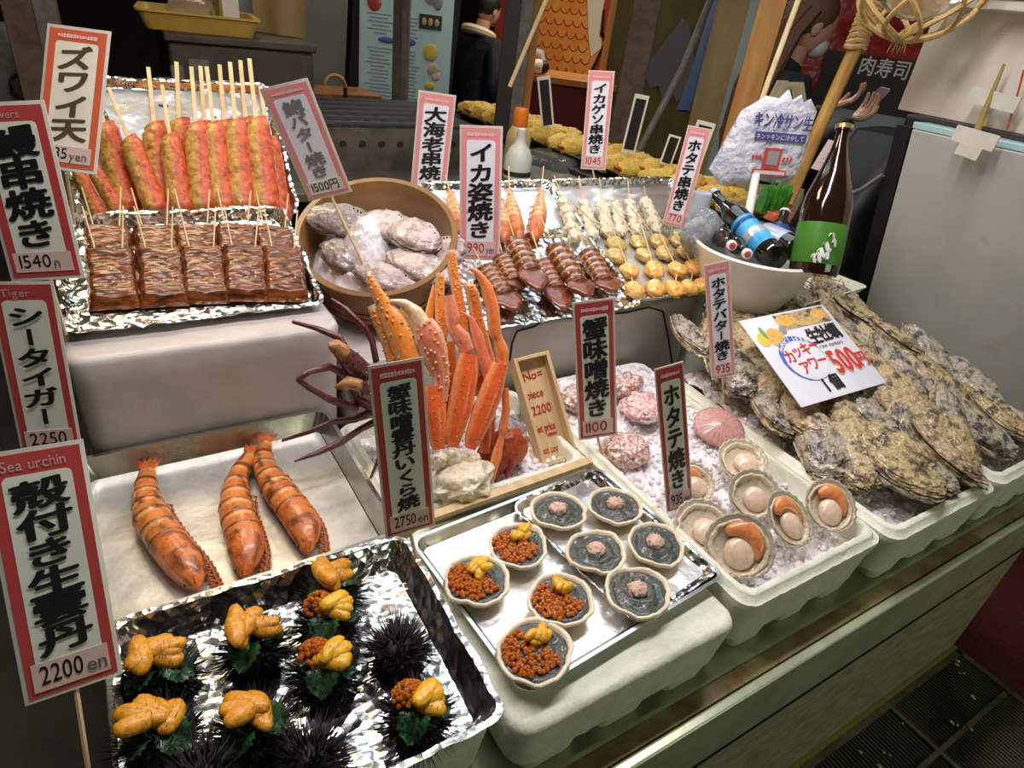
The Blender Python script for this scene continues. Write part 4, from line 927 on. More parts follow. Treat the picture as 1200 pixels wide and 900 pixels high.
def abalone(label, m, p, rz, tilt, L_, W_, seed):
    k = thing('abalone', label, 'abalone', (0, 0, 0), 0, 'abalone in the wooden tub')
    def f(d):
        return 1 + .12 * noise.noise(d * 2 + V((seed, 0, 0))) + .07 * noise.noise(d * 7 + V((seed, 0, 0))) + .035 * sin(d.x * 11 + d.y * 6 + 4 * noise.noise(d * 2 + V((seed, 0, 0)))) - (.25 if d.z < -.2 else 0)
    L_, W_ = L_ * 1.22, W_ * 1.22; p = (p[0], p[1], p[2] + .012)
    MB().ell((0, 0, 0), (L_, W_, .018), None, 44, 28, fn=f).build('shell', m, k, ang=180)
    MB().ell((0, 0, -.008), (L_ * 1.05, W_ * 1.07, .008), None, 30, 10, fn=lambda d: 1 + .07 * noise.noise(d * 5 + V((seed, 0, 0)))).build('foot_rim', 'abalone_dark', k, ang=180)
    b = MB()
    for i in range(4):
        a = -.25 + i * .20
        b.ell((L_ * .74 * cos(a + .9), W_ * .70 * sin(a + .9), .0118), (.0024, .0024, .0030), None, 8, 6)
    b.build('breathing_holes', 'black', k)
    put(k, tf.p(*p[:2], p[2]), tf.M @ rotz(rz) @ rotx(tilt[0]) @ roty(tilt[1]))
abalone('dark abalone at the left rim of the tub beyond the sign stick', 'abalone_dark', (-0.0958, 0.0427, -0.0300), .15, (.1, .15), .062, .036, 1)
abalone('pale bumpy abalone at the right, on top of the ice', 'abalone', (0.0831, 0.0202, -0.0200), -.55, (-.15, -.1), .056, .040, 2)
abalone('long pale abalone at the front right rim of the tub', 'abalone', (0.1103, -0.0620, -0.0300), -.35, (-.1, 0), .068, .034, 3)
abalone('smooth pinkish abalone under the front rim near the crab leg', 'abalone', (0.0399, -0.1028, -0.0350), -.30, (0, 0), .060, .028, 4)
abalone('small pink abalone at the right edge of the tub', 'abalone', (0.1520, -0.0039, -0.0400), .4, (0, -.3), .042, .036, 5)
abalone('dark abalone at the front left below the sign stick', 'abalone_dark', (-0.0659, -0.0478, -0.0500), -.4, (.1, .2), .048, .030, 6)
abalone('abalone half covered in ice behind the pale bumpy one', 'abalone', (0.0117, 0.0516, -0.0350), -.3, (0, 0), .050, .035, 7)

# ================================================================ squid
def squid(label, p0, p1, p2, seed, w):
    """p0 tail-end top, p1 where the fin starts, p2 fin tip, in the tray plane"""
    p0, p1, p2 = (V((q[0], q[1], w)) for q in (p0, p1, p2))
    k = thing('grilled_squid', label, 'squid', (0, 0, 0), 0, 'grilled squid in the foil tray')
    d = (p1 - p0); L_ = d.length; a = atan2(d.y, d.x)
    b = MB(); rings = []; cols = []; n = 18; m = 44
    for i in range(m + 1):
        t = i / m
        rr = .034 * (min(1, (t * 9) ** .5) if t < .11 else 1 - .22 * t)
        cut = abs(((t * 6.2) % 1) - .5) * 2
        groove = max(0, 1 - abs(cut - .0) * 2.3) if .1 < t < .9 else 0
        ring = []; cc = []
        for j in range(n):
            ph = 2 * pi * j / n
            g_ = groove * (1 if sin(ph) > -.2 else 0)
            ring.append(V((t * L_, cos(ph) * rr * (1 - .03 * g_), sin(ph) * rr * .80 * (1 - .14 * g_))))
            cc.append((.56, .27, .09) if g_ > .35 else (.17, .045, .020))
        rings.append(ring); cols.append(cc)
    b.loft(rings, True, True, cols).jit(.0015, 60, seed).build('mantle', 'squid', k, ang=180)
    F = (p2 - p1).length
    ang = atan2((p2 - p1).y, (p2 - p1).x) - a
    b = MB(); pts = [(0, -.026), (.25, -.044), (.55, -.038), (1, -.003), (1.02, .003), (.55, .038), (.25, .044), (0, .026)]
    top = [V((x * F, y, .012 + .004 * sin(x * 9 + y * 80) + .005 * noise.noise(V((x * 3, y * 60, seed))))) for x, y in pts]
    bot = [V((x * F, y, -.004)) for x, y in pts]; mid = [V((x * F * .97 + .002, y * .8, .016 + .004 * noise.noise(V((x * 4, y * 50, seed + 3))))) for x, y in pts]
    c_ = (.24, .070, .034)
    b.loft([bot, top, mid], True, True, [[c_] * 8] * 3)
    o = b.build('fin', 'squid', k, ang=60, sub=1); o.matrix_basis = Matrix.Translation((L_ - .012, 0, -.002)) @ Matrix.Rotation(ang, 4, 'Z')
    MB().tube([(.02, 0, 0), (-.02, .0, .004), (-.10, .004, .016)], .0018, 6).build('skewer', 'stick', k)
    put(k, *on('sq', p0.x, p0.y, w, a))
squid('striped brown squid at the left end, lowest on the tray', (0.0910, 0.1971, 0.0240), (0.0987, 0.0944, 0.0240), (0.0983, 0.0265, 0.0240), 1, .024)
squid('striped brown squid mostly hidden behind the left ones', (0.1637, 0.2321, 0.0240), (0.1476, 0.1341, 0.0240), (0.1465, 0.0955, 0.0240), 2, .022)
squid('striped squid lying on top with a drooping fin, third along', (0.2017, 0.2562, 0.0520), (0.1839, 0.1342, 0.0520), (0.1639, 0.0541, 0.0520), 3, .050)
squid('striped squid in front of the big pair, fin over the tray edge', (0.2596, 0.1974, 0.0240), (0.2459, 0.0918, 0.0240), (0.2169, 0.0079, 0.0240), 4, .024)
squid('broadest striped squid in the middle, lying on top', (0.2983, 0.2222, 0.0550), (0.2899, 0.0758, 0.0550), (0.2824, 0.0140, 0.0550), 5, .052)
squid('striped squid at the right end beside the scallop tray', (0.4127, 0.2158, 0.0240), (0.3989, 0.0968, 0.0240), (0.3975, 0.0399, 0.0240), 6, .026)

# ================================================================ buttered scallops and clams on sticks
def lump(fr, p, r, m, name, k, seed, flat=.62):
    amp = .38 if m == 'geso' else .20
    q = FR[fr].p(*p)
    b = MB().ell((0, 0, 0), (r, r * .92, r * flat), FR[fr].M @ rotz(seed), 20, 14, fn=lambda d: 1 + amp * noise.noise(d * 2.2 + V((seed, 0, 0))) + amp * .7 * noise.noise(d * 6 + V((0, seed, 0))) - .10 * exp(-(d.x * d.x + d.y * d.y) / .05) * (1 if d.z > 0 else 0))
    o = b.build(name, m, k, ang=180); o.location = k.matrix_world.inverted() @ q
    return o
def kebab(label, fr, ps, tip, r, m, part, name, group, flat=.62, cat='skewer', tipw=.06):
    base = FR[fr].p(*ps[0])
    k = thing(name, label, cat, base, 0, group)
    for i, p in enumerate(ps): lump(fr, p, r * RN.uniform(.93, 1.07), m, part, k, RN.uniform(0, 9), flat)
    iv_ = k.matrix_world.inverted()
    MB().tube([iv_ @ FR[fr].p(*ps[0]), iv_ @ FR[fr].p(*ps[-1]), iv_ @ FR[fr].p(tip[0], tip[1], tipw)], .0020, 6).build('skewer', 'stick', k)
    return k
q1 = [(0.4763, 0.0613, 0.0220), (0.5451, 0.0573, 0.0220), (0.6040, 0.0449, 0.0220), (0.6602, 0.0431, 0.0220), (0.7123, 0.0421, 0.0220)]
q2 = [(0.5043, 0.1283, 0.0240), (0.5876, 0.1204, 0.0240), (0.6686, 0.1130, 0.0240), (0.7311, 0.1118, 0.0240), (0.7828, 0.1160, 0.0240)]
t2 = [(0.5359, 0.3193, 0.0600), (0.6494, 0.3184, 0.0600), (0.6862, 0.2919, 0.0600), (0.7261, 0.2338, 0.0600), (0.7596, 0.2113, 0.0600)]
q3 = [(0.5044, 0.1956, 0.0200), (0.6010, 0.1875, 0.0200), (0.6807, 0.1854, 0.0200), (0.7548, 0.1804, 0.0200)]
q4 = [(0.5385, 0.2447, 0.0180), (0.6198, 0.2434, 0.0180), (0.6957, 0.2391, 0.0180), (0.7743, 0.2387, 0.0180)]
t4 = [(0.4531, 0.3788, 0.0600), (0.5834, 0.3626, 0.0600), (0.6405, 0.3429, 0.0600), (0.7131, 0.3057, 0.0600)]
for i in range(5):
    kebab('orange buttered scallop skewer, ' + ('leftmost', 'second from left', 'middle', 'second from right', 'rightmost')[i] + ' in the butter tray', 'sq', [q1[i], q2[i]], t2[i], .029, 'butter_scallop', 'scallop', 'scallop_skewer', 'buttered scallop skewers')
for i in range(4):
    kebab('brown clam skewer behind the orange scallops, ' + ('leftmost', 'second from left', 'second from right', 'rightmost')[i], 'sq', [q3[i], q4[i]], t4[i], .030, 'clam', 'clam', 'clam_skewer', 'clam skewers behind the scallops', .5)
# pale squid-leg skewers
g0 = [(0.4211, 0.2874, 0.0200), (0.4811, 0.2888, 0.0200), (0.5396, 0.2944, 0.0200), (0.5864, 0.2937, 0.0200), (0.6465, 0.2919, 0.0200), (0.7274, 0.2923, 0.0200)]
g1 = [(0.4693, 0.4321, 0.0200), (0.5328, 0.4200, 0.0200), (0.5950, 0.4078, 0.0200), (0.6451, 0.4044, 0.0200), (0.6992, 0.4050, 0.0200), (0.7709, 0.4131, 0.0200)]
gt = [(0.4621, 0.5083, 0.0500), (0.5473, 0.5013, 0.0500), (0.6175, 0.4903, 0.0500), (0.6383, 0.4470, 0.0500), (0.7256, 0.4864, 0.0500), (0.7628, 0.4455, 0.0500)]
for i in range(6):
    A, B = V(g0[i]), V(g1[i]); ps = [tuple(A + (B - A) * t) for t in (0, .25, .5, .75, 1.0)]
    k = kebab('pale squid leg skewer, ' + ('leftmost', 'second from left', 'third from left', 'third from right', 'second from right', 'rightmost')[i] + ' in its foil tray', 'sq', ps, gt[i], .021, 'geso', 'squid_piece', 'squid_leg_skewer', 'squid leg skewers', .8)
    for s in range(3):
        p = FR['sq'].p(*ps[s]); d_ = FR['sq'].M @ V((RN.uniform(-.02, .02), -.014, .006))
        MB().tube([k.matrix_world.inverted() @ p, k.matrix_world.inverted() @ (p + d_), k.matrix_world.inverted() @ (p + d_ * 1.5 + V((.006, 0, -.006)))], [.005, .004, .002], 6).build('tentacle', 'geso', k)

# ================================================================ prawns
def prawn(label, path, zr, group, up=V((0, 0, 1)), big=True, stick=None, side=1):
    """path: world points from tail root to head front; zr: body radius"""
    P = [V(p) for p in path]; base = P[len(P) // 2].copy()
    k = thing('grilled_prawn' if big else 'prawn_skewer', label, 'prawn', base, 0, group)
    iv_ = k.matrix_world.inverted(); P = [iv_ @ p for p in P]
    # resample on a smooth curve
    def cr(t):
        n = len(P) - 1; f = min(t * n, n - 1e-6); i = int(f); f -= i
        a, b_, c_, d_ = P[max(i - 1, 0)], P[i], P[i + 1], P[min(i + 2, n)]
        return .5 * ((2 * b_) + (c_ - a) * f + (2 * a - 5 * b_ + 4 * c_ - d_) * f * f + (3 * b_ - a - 3 * c_ + d_) * f ** 3)
    up = up.normalized()
    def frame(t):
        d = (cr(min(t + .01, 1)) - cr(max(t - .01, 0))).normalized(); s = d.cross(up).normalized(); return d, s, s.cross(d)
    def section(t0, t1, m, prof, colf, seg, name, mat_):
        b = MB(); rings = []; cols = []; n = 16
        for i in range(m + 1):
            t = t0 + (t1 - t0) * i / m; c_ = cr(t); d, s, u_ = frame(t); rr = prof((t - t0) / (t1 - t0))
            saw = ((t - t0) / (t1 - t0) * seg) % 1.0 if seg else 0
            rr *= 1 + (.10 * saw if seg else 0)
            rings.append([c_ + (s * cos(2 * pi * j / n) + u_ * sin(2 * pi * j / n) * .88) * rr for j in range(n)])
            cols.append([colf((t - t0) / (t1 - t0), saw, sin(2 * pi * j / n), cos(2 * pi * j / n)) for j in range(n)])
        b.loft(rings, True, True, cols); return b.build(name, mat_, k, ang=55)
    def ca(t, saw, up_, sd):
        if big and up_ > .30 and noise.noise(V((t * 7, up_ * 2, sd * 2 + len(label)))) > .30: return (.20, .065, .022)
        if not big: return (.60, .17, .05) if saw > .8 else ((.90, .62, .36) if saw < .35 else (.84, .40, .16))
        if saw > .80: return (.20, .045, .02)
        if saw < .25: return (.82, .44, .16)
        return (.74, .25, .06) if up_ > -.2 else (.74, .40, .20)
    def ch(t, saw, up_, sd):
        if big and up_ > .2 and noise.noise(V((t * 5, up_ * 2.0, sd * 2.0 + len(label) * .7))) > .30: return (.24, .075, .025)
        return (.68, .22, .06) if up_ > .3 else ((.62, .15, .04) if t < .7 else (.50, .10, .03))
    section(0.06, .62, 48, lambda t: zr * (.50 + .50 * min(1, t * 1.5)), ca, 6, 'abdomen', 'shrimp')
    section(.58, 1.0, 22, lambda t: zr * (1.06 if t < .45 else 1.06 * max(.16, 1 - ((t - .45) / .55) ** 1.6 * .86)) * (min(1, .7 + t * 4)), ch, 0, 'head', 'shrimp')
    hd = [q for q in k.children if q.name.startswith('head')][0]
    d, s, u_ = frame(.03); c_ = cr(.07)
    b = MB()
    for a in (-.42, -.2, 0, .2, .42):
        tip = c_ - d * zr * 1.75 * cos(a) + s * zr * 1.75 * sin(a)
        b.tube([c_, (c_ + tip) / 2 + u_ * zr * .12, tip], [zr * .20, zr * .24, zr * .06], 6, .35, cols=[(.82, .24, .06), (.80, .20, .05), (.35, .06, .03)])
    b.build('tail_fan', 'shrimp', k)
    d, s, u_ = frame(.9)
    MB().cone(cr(.80) + u_ * zr * .7, cr(1.0) + u_ * zr * .30 + d * zr * .5, zr * .16, 5).build('rostrum', 'tail_red', hd)
    for sg in (-1, 1): MB().ell(cr(.93) + s * sg * zr * .50 + u_ * zr * .05, zr * .09, None, 8, 6).build('eye', 'black', hd)
    b = MB(); nl = 17 if big else 6
    for i in range(nl):
        t = .30 + .66 * i / (nl - 1); d, s, u_ = frame(t); s = s * side; q = cr(t) + s * zr * .72 - u_ * zr * .40
        b.tube([q, q + s * zr * .55 + d * zr * .25 - u_ * zr * .05, q + s * zr * .48 + d * zr * .95 - u_ * zr * .32], [zr * .11, zr * .09, zr * .03], 5)
        if big: b.tube([q - u_ * zr * .1, q + s * zr * .35 + d * zr * .55 + u_ * zr * .2, q + s * zr * .30 + d * zr * 1.2 - u_ * zr * .1], [zr * .10, zr * .08, zr * .03], 5)
    b.build('legs', 'shrimp_leg', k)
    if stick: MB().tube([iv_ @ V(q) for q in stick], .0019, 6).build('skewer', 'stick', k)
    return k
mm('shrimp_leg', (0.50, 0.16, 0.05), 0.4, c2=(.30, .08, .03), ns=60)
zp = .820
prawn('grilled prawn lying alone at the left of the steel tray', [(-0.0159, 1.0624, 0.8150), (-0.0258, 0.9955, 0.8180), (-0.0248, 0.9266, 0.8200), (-0.0094, 0.8572, 0.8200), (0.0086, 0.7971, 0.8180), (0.0171, 0.7487, 0.8120)], .0270, 'grilled prawns in the steel tray', side=-1)
prawn('grilled prawn in the middle, tail touching the right prawn', [(0.1572, 1.0461, 0.8150), (0.1169, 0.9720, 0.8180), (0.0988, 0.8995, 0.8200), (0.0965, 0.8344, 0.8200), (0.0935, 0.7890, 0.8180), (0.0811, 0.7439, 0.8120)], .0262, 'grilled prawns in the steel tray', side=-1)
prawn('grilled prawn at the right of the steel tray, near the dark crab leg', [(0.1874, 1.0691, 0.8150), (0.1668, 0.9988, 0.8180), (0.1695, 0.9269, 0.8200), (0.1813, 0.8591, 0.8200), (0.1876, 0.8047, 0.8180), (0.1782, 0.7529, 0.8120)], .0262, 'grilled prawns in the steel tray', side=-1)
N_ = FR['sq'].N
def W(fr, p): return FR[fr].p(*p)
for a_, b_, c_, t_, l in (((0.3140, 0.4885, 0.0200), (0.2729, 0.3855, 0.0250), (0.2457, 0.2946, 0.0200), (0.3536, 0.5841, 0.0400), 'middle one with its stick upright'), ((0.4178, 0.4832, 0.0200), (0.3524, 0.3794, 0.0250), (0.2849, 0.2836, 0.0200), (0.4744, 0.5819, 0.0400), 'rightmost, leaning the other way'),
                          ((0.2654, 0.4525, 0.0200), (0.2255, 0.3604, 0.0250), (0.1949, 0.2863, 0.0200), (0.2830, 0.5447, 0.0400), 'half behind the grilled squid sign'), ((0.1311, 0.4902, 0.0200), (0.1050, 0.4054, 0.0250), (0.0876, 0.3309, 0.0200), (0.1366, 0.5489, 0.0400), 'leftmost, between the two pink signs')):
    A, B, C_, T_ = W('sq', a_), W('sq', b_), W('sq', c_), W('sq', t_)
    prawn('small orange prawn skewer, ' + l, [A, (A + B) / 2, B, (B + C_) / 2, C_], .0200, 'prawn skewers in the rear foil tray', up=N_, big=False, stick=[A + (C_ - A) * .3, A, T_])

# ================================================================ sea urchins
def look_n(n, spin=0.0):
    """rotation whose Z is n and whose Y leans towards the world's up / back"""
    z = V(n).normalized(); y = V((0, 0, 1)) if abs(z.z) < .95 else V((0, 1, 0))
    x = y.cross(z).normalized(); y = z.cross(x)
    return Matrix((x, y, z)).transposed() @ rotz(spin)
def urchin_meshes():
    out = []
    for sd in (1, 2, 3):
        r_ = random.Random(sd); b = MB()
        for i in range(430):
            z = r_.uniform(-.42, 1); a = r_.uniform(0, 2 * pi); s = sqrt(1 - z * z); d = V((s * cos(a), s * sin(a), z))
            d2 = (d + V((r_.uniform(-.35, .35), r_.uniform(-.35, .35), r_.uniform(-.25, .2)))).normalized()
            L_ = r_.uniform(.024, .041)
            p1 = d * .027 + d2 * L_
            if p1.z < -.0235: p1.z = -.0235
            b.cone(V((d.x * .028, d.y * .028, d.z * .021)), p1, .00145, 3)
        out.append(b)
    return out
UM = urchin_meshes()
def lobe(k, c, L_, W_, H_, rz, tilt, m, seed):
    def f(d): return 1 + .10 * sin(d.x * 5 + seed) * .4 + .06 * noise.noise(d * 5 + V((seed, 0, 0))) - .05 * exp(-(d.y / .18) ** 2) * (1 if d.z > 0 else 0)
    b = MB().ell((0, 0, 0), (L_, W_, H_), None, 22, 14, fn=f)
    o = b.build('roe_tongue', m, k, ang=180); o.matrix_basis = Matrix.Translation(c) @ Matrix.Rotation(rz, 4, 'Z') @ Matrix.Rotation(tilt, 4, 'Y')
    return o
def bead_pile(k, c, R_, n, rb, seed, name='salmon_roe'):
    r_ = random.Random(seed); b = MB()
    for i in range(n):
        a = r_.uniform(0, 2 * pi); q = sqrt(r_.uniform(0, 1)); z = (1 - q * q) * R_[2] + r_.uniform(-.001, .001)
        b.ell((c[0] + q * R_[0] * cos(a), c[1] + q * R_[1] * sin(a), c[2] + z), rb, None, 8, 6)
    return b.build(name, 'ikura', k, ang=180)
def leaf(k, c, rz, L_, tilt, m='leaf'):
    def f(u, v):
        w = L_ * .45 * sin(pi * min(1, v * 1.02)) ** .7 * (1 + .10 * sin(v * 40)); x = (u - .5) * 2 * w
        return V((x, v * L_, .006 * sin(v * 5) + abs(x) * .35 + .003 * sin(x * 300)))
    b = MB().grid(8, 16, f).grid(8, 16, lambda u, v: f(1 - u, v) + V((0, 0, -.0006)))
    o = b.build('shiso_leaf', m, k, ang=180); o.matrix_basis = Matrix.Translation(c) @ Matrix.Rotation(rz, 4, 'Z') @ Matrix.Rotation(tilt, 4, 'X')
def urchin(label, px, topping, seed):
    k = thing('sea_urchin', label, 'sea urchin', (px[0], px[1], .8175), seed * 1.3, 'sea urchins in the foil tray')
    MB().ell((0, 0, 0), (.031, .031, .024), None, 16, 12).build('test_shell', 'urchin', k)
    b = UM[seed % 3]; b.build('spines', 'urchin', k, ang=180)
    r_ = random.Random(seed * 7 + 1)
    fwd = -seed * 1.3
    if topping:
        for i in range(3): leaf(k, (0, 0, .025), fwd + (-1.9, .2, 2.3)[i] + r_.uniform(-.5, .5), .044, -.12)
    if topping == 'uni':
        for i in range(6):
            a = fwd + (-1.2 + i * .55) + r_.uniform(-.3, .3); off = r_.uniform(.008, .018)
            lobe(k, (off * cos(a + 1.5), off * sin(a + 1.5), .036 + .0028 * i), r_.uniform(.022, .033), r_.uniform(.0115, .0145), .0100, a * .8 + r_.uniform(-.3, .3), r_.uniform(-.25, .25), 'uni', r_.uniform(0, 9))
    if topping == 'mix':
        b = bead_pile(k, (.015 * cos(fwd + 2.0), .015 * sin(fwd + 2.0), .032), (.021, .021, .018), 80, .0038, seed)
        for i in range(4):
            a = fwd - .9 + i * .45 + r_.uniform(-.2, .2)
            lobe(k, (.012 * cos(fwd - .7 + i * .3), .012 * sin(fwd - .7 + i * .3), .036 + .003 * i), r_.uniform(.020, .028), r_.uniform(.0105, .0135), .0098, a, r_.uniform(-.2, .2), 'uni_yellow', r_.uniform(0, 9))
    return k
zu = .858
for l, p, t, s in (('sea urchin topped with orange roe beside the price sign', (-0.0439, 0.6142, 0.8580), 'uni', 1), ('sea urchin topped with orange roe in the rear middle of the tray', (0.0642, 0.6048, 0.8580), 'uni', 2),
                   ('sea urchin topped with roe only, rearmost at the tray back edge', (0.1871, 0.6474, 0.8580), 'uni', 3), ('sea urchin with salmon eggs and yellow roe, just before the rearmost one', (0.1630, 0.6018, 0.8580), 'mix', 4),
                   ('sea urchin with salmon eggs and a long drooping roe tongue, in the centre', (0.1361, 0.5287, 0.8580), 'mix', 5), ('bare black sea urchin near the right rear corner of the tray', (0.2341, 0.5197, 0.8350), None, 6),
                   ('sea urchin with salmon eggs at the right front of the tray', (0.2204, 0.4202, 0.8580), 'mix', 7), ('sea urchin topped with roe at the left front corner of the tray', (-0.0558, 0.5266, 0.8580), 'uni', 8),
                   ('sea urchin with a heap of crossed roe tongues at the front middle', (0.0406, 0.4891, 0.8580), 'uni', 9), ('bare black sea urchin at the tray front between two topped ones', (0.0875, 0.4264, 0.8350), None, 10),
                   ('bare black sea urchin at the very front, cut by the picture edge', (-0.0200, 0.4619, 0.8350), None, 11), ):
    urchin(l, p, t, s)

# ================================================================ filled scallop shells
def filled_shell(label, p, kind, R_, rz, tilt, seed, asp=.86):
    r_ = random.Random(seed)
    k = thing('filled_shell', label, 'filled shell', (p[0], p[1], .802), 0, 'filled scallop shells on the front tray', M3=rotz(rz) @ rotx(tilt))
    n = 40; b = MB()
    def out(a, s=1.0, z=0.0, wob=1.0):
        q = R_ * s * (1 + .13 * wob * noise.noise(V((cos(a) * 1.1, sin(a) * 1.1, seed))) + .035 * wob * noise.noise(V((cos(a) * 4, sin(a) * 4, seed))) + .010 * wob * sin(a * 17 + seed))
        return V((q * cos(a), q * asp * sin(a) - (.10 * R_ * s if sin(a) < -.75 else 0), z + .0045 * wob * noise.noise(V((cos(a) * 2.2, sin(a) * 2.2, seed + 4)))))
    A = [2 * pi * j / n for j in range(n)]
    b.loft([[out(a, .50, .0005, 0) for a in A], [out(a, .80, .004, .6) for a in A], [out(a, .96, .0115) for a in A], [out(a, 1.0, .0165) for a in A], [out(a, .99, .0195) for a in A], [out(a, .93, .0200) for a in A], [out(a, .875, .0170) for a in A], [out(a, .84, .0125) for a in A]])
    b.build('shell', 'shell_cream', k, ang=180)
    def fill(u, v):
        a = 2 * pi * u; q = v * .90; p_ = out(a, q, .0145, .8 * v)
        p_.z += .0035 * (1 - v * v) + .0022 * noise.noise(V((p_.x * 110, p_.y * 110, seed))) * (1 - v ** 8) + .0012 * sin(v * 16 + 3 * noise.noise(V((p_.x * 40, p_.y * 40, seed))))
        return p_
    MB().grid(40, 18, fill).build('crab_miso', 'miso', k, ang=180)
    if kind == 'miso':
        b = MB()
        b.ell((0, 0, .0185), (.0170, .0145, .0100), None, 24, 16, fn=lambda d: 1 + .35 * noise.noise(d * 4 + V((seed, 0, 0))) + .15 * noise.noise(d * 10))
        for i in range(16): a = r_.uniform(0, 6.28); b.tube([(.004 * cos(a), .004 * sin(a), .022), (.016 * cos(a), .014 * sin(a), .020 + r_.uniform(0, .008))], [.0016, .0008], 5)
        b.build('crab_shreds', 'crab_shred', k, ang=180)
    else:
        b = MB(); cnt = 0
        while cnt < 190:
            x, y = r_.uniform(-.80, .36) * R_, r_.uniform(-.72, .72) * R_ * asp
            if (x / R_) ** 2 + (y / R_ / asp) ** 2 > .66 or x > .22 * R_ - y * .45: continue
            b.ell((x, y, .0180 + r_.uniform(0, .0030)), .0036, None, 8, 6); cnt += 1
        b.build('salmon_roe', 'ikura', k, ang=180)
        for i in range(9):
            a = r_.uniform(0, 6.28); q_ = r_.uniform(0, .016)
            lobe(k, (.013 + q_ * cos(a), .011 + q_ * .8 * sin(a), .0225 + .0013 * i), r_.uniform(.010, .016), r_.uniform(.0065, .0085), .0065, r_.uniform(-.6, 1.2), r_.uniform(-.25, .25), 'uni_yellow', r_.uniform(0, 9))
    return k
for l, p, R_, s in (('shell of salmon eggs and yellow sea urchin nearest the sea urchin tray', (0.3943, 0.5880, 0.8150), .056, 1), ('shell of salmon eggs and sea urchin at the back of its column', (0.4938, 0.6233, 0.8150), .055, 2),
                    ('shell of salmon eggs and sea urchin beside the miso shells', (0.4930, 0.4990, 0.8150), .056, 3), ('shell of salmon eggs and sea urchin at the tray front edge', (0.4077, 0.4379, 0.8150), .058, 4)):
    filled_shell(l, p, 'uni', R_, sc_a + RN.uniform(-.15, .15), 0, s)
for l, p, R_, s in (('dark crab miso shell at the back left of the foil sheet', (0.6058, 0.6681, 0.8150), .055, 5), ('dark crab miso shell at the back right corner', (0.7149, 0.6357, 0.8150), .055, 6),
                    ('dark crab miso shell in the centre of the five miso shells', (0.6091, 0.5560, 0.8150), .056, 7), ('dark crab miso shell with a browned side next to the scallop ice', (0.7181, 0.5265, 0.8150), .056, 8),
                    ('pear-shaped dark crab miso shell nearest the tray front', (0.6171, 0.4574, 0.8150), .058, 9)):
    filled_shell(l, p, 'miso', R_, sc_a + RN.uniform(-.15, .15) + (.5 if s == 8 else 0), .0, s, .84)

# ================================================================ ice beds
def ice_bed(label, x0, x1, y0, y1, zf, seed, chips):
    b = MB(); nx, ny = int((x1 - x0) * 190), int((y1 - y0) * 190)
    def f(u, v):
        x, y = x0 + (x1 - x0) * u, y0 + (y1 - y0) * v
        return V((x, y, zf(x, y) + .010 * noise.noise(V((x * 26, y * 26, seed))) + .007 * noise.noise(V((x * 70, y * 70, seed))) + .003 * noise.noise(V((x * 170, y * 170, seed)))))
    b.grid(nx, ny, f)
    r_ = random.Random(seed)
    for i in range(chips):
        u, v = r_.random(), r_.random(); p = f(u, v); s = r_.uniform(.004, .010)
        R3 = Matrix.Rotation(r_.uniform(0, 6), 3, V((r_.uniform(-1, 1), r_.uniform(-1, 1), .3)).normalized())
        bb = len(b.v); b.ell(p + V((0, 0, s * .3)), (s, s * r_.uniform(.5, .9), s * r_.uniform(.4, .8)), R3, 6, 4)
    return tag(b.build('crushed_ice', 'ice', ang=24), label, 'ice', kind='stuff')
zA = lambda x, y: .752 + max(0, y - .45) * .085
ice_bed('crushed ice around the raw scallops', .812, 1.158, .392, 1.072, zA, 3, 900)
ice_bed('crushed ice under the orange crab', .362, .748, .803, 1.074, lambda x, y: .765, 5, 420)
ice_bed('crushed ice between the oysters', 1.222, 1.872, .375, .972, lambda x, y: .750 + (y - .37) * .10, 7, 500)

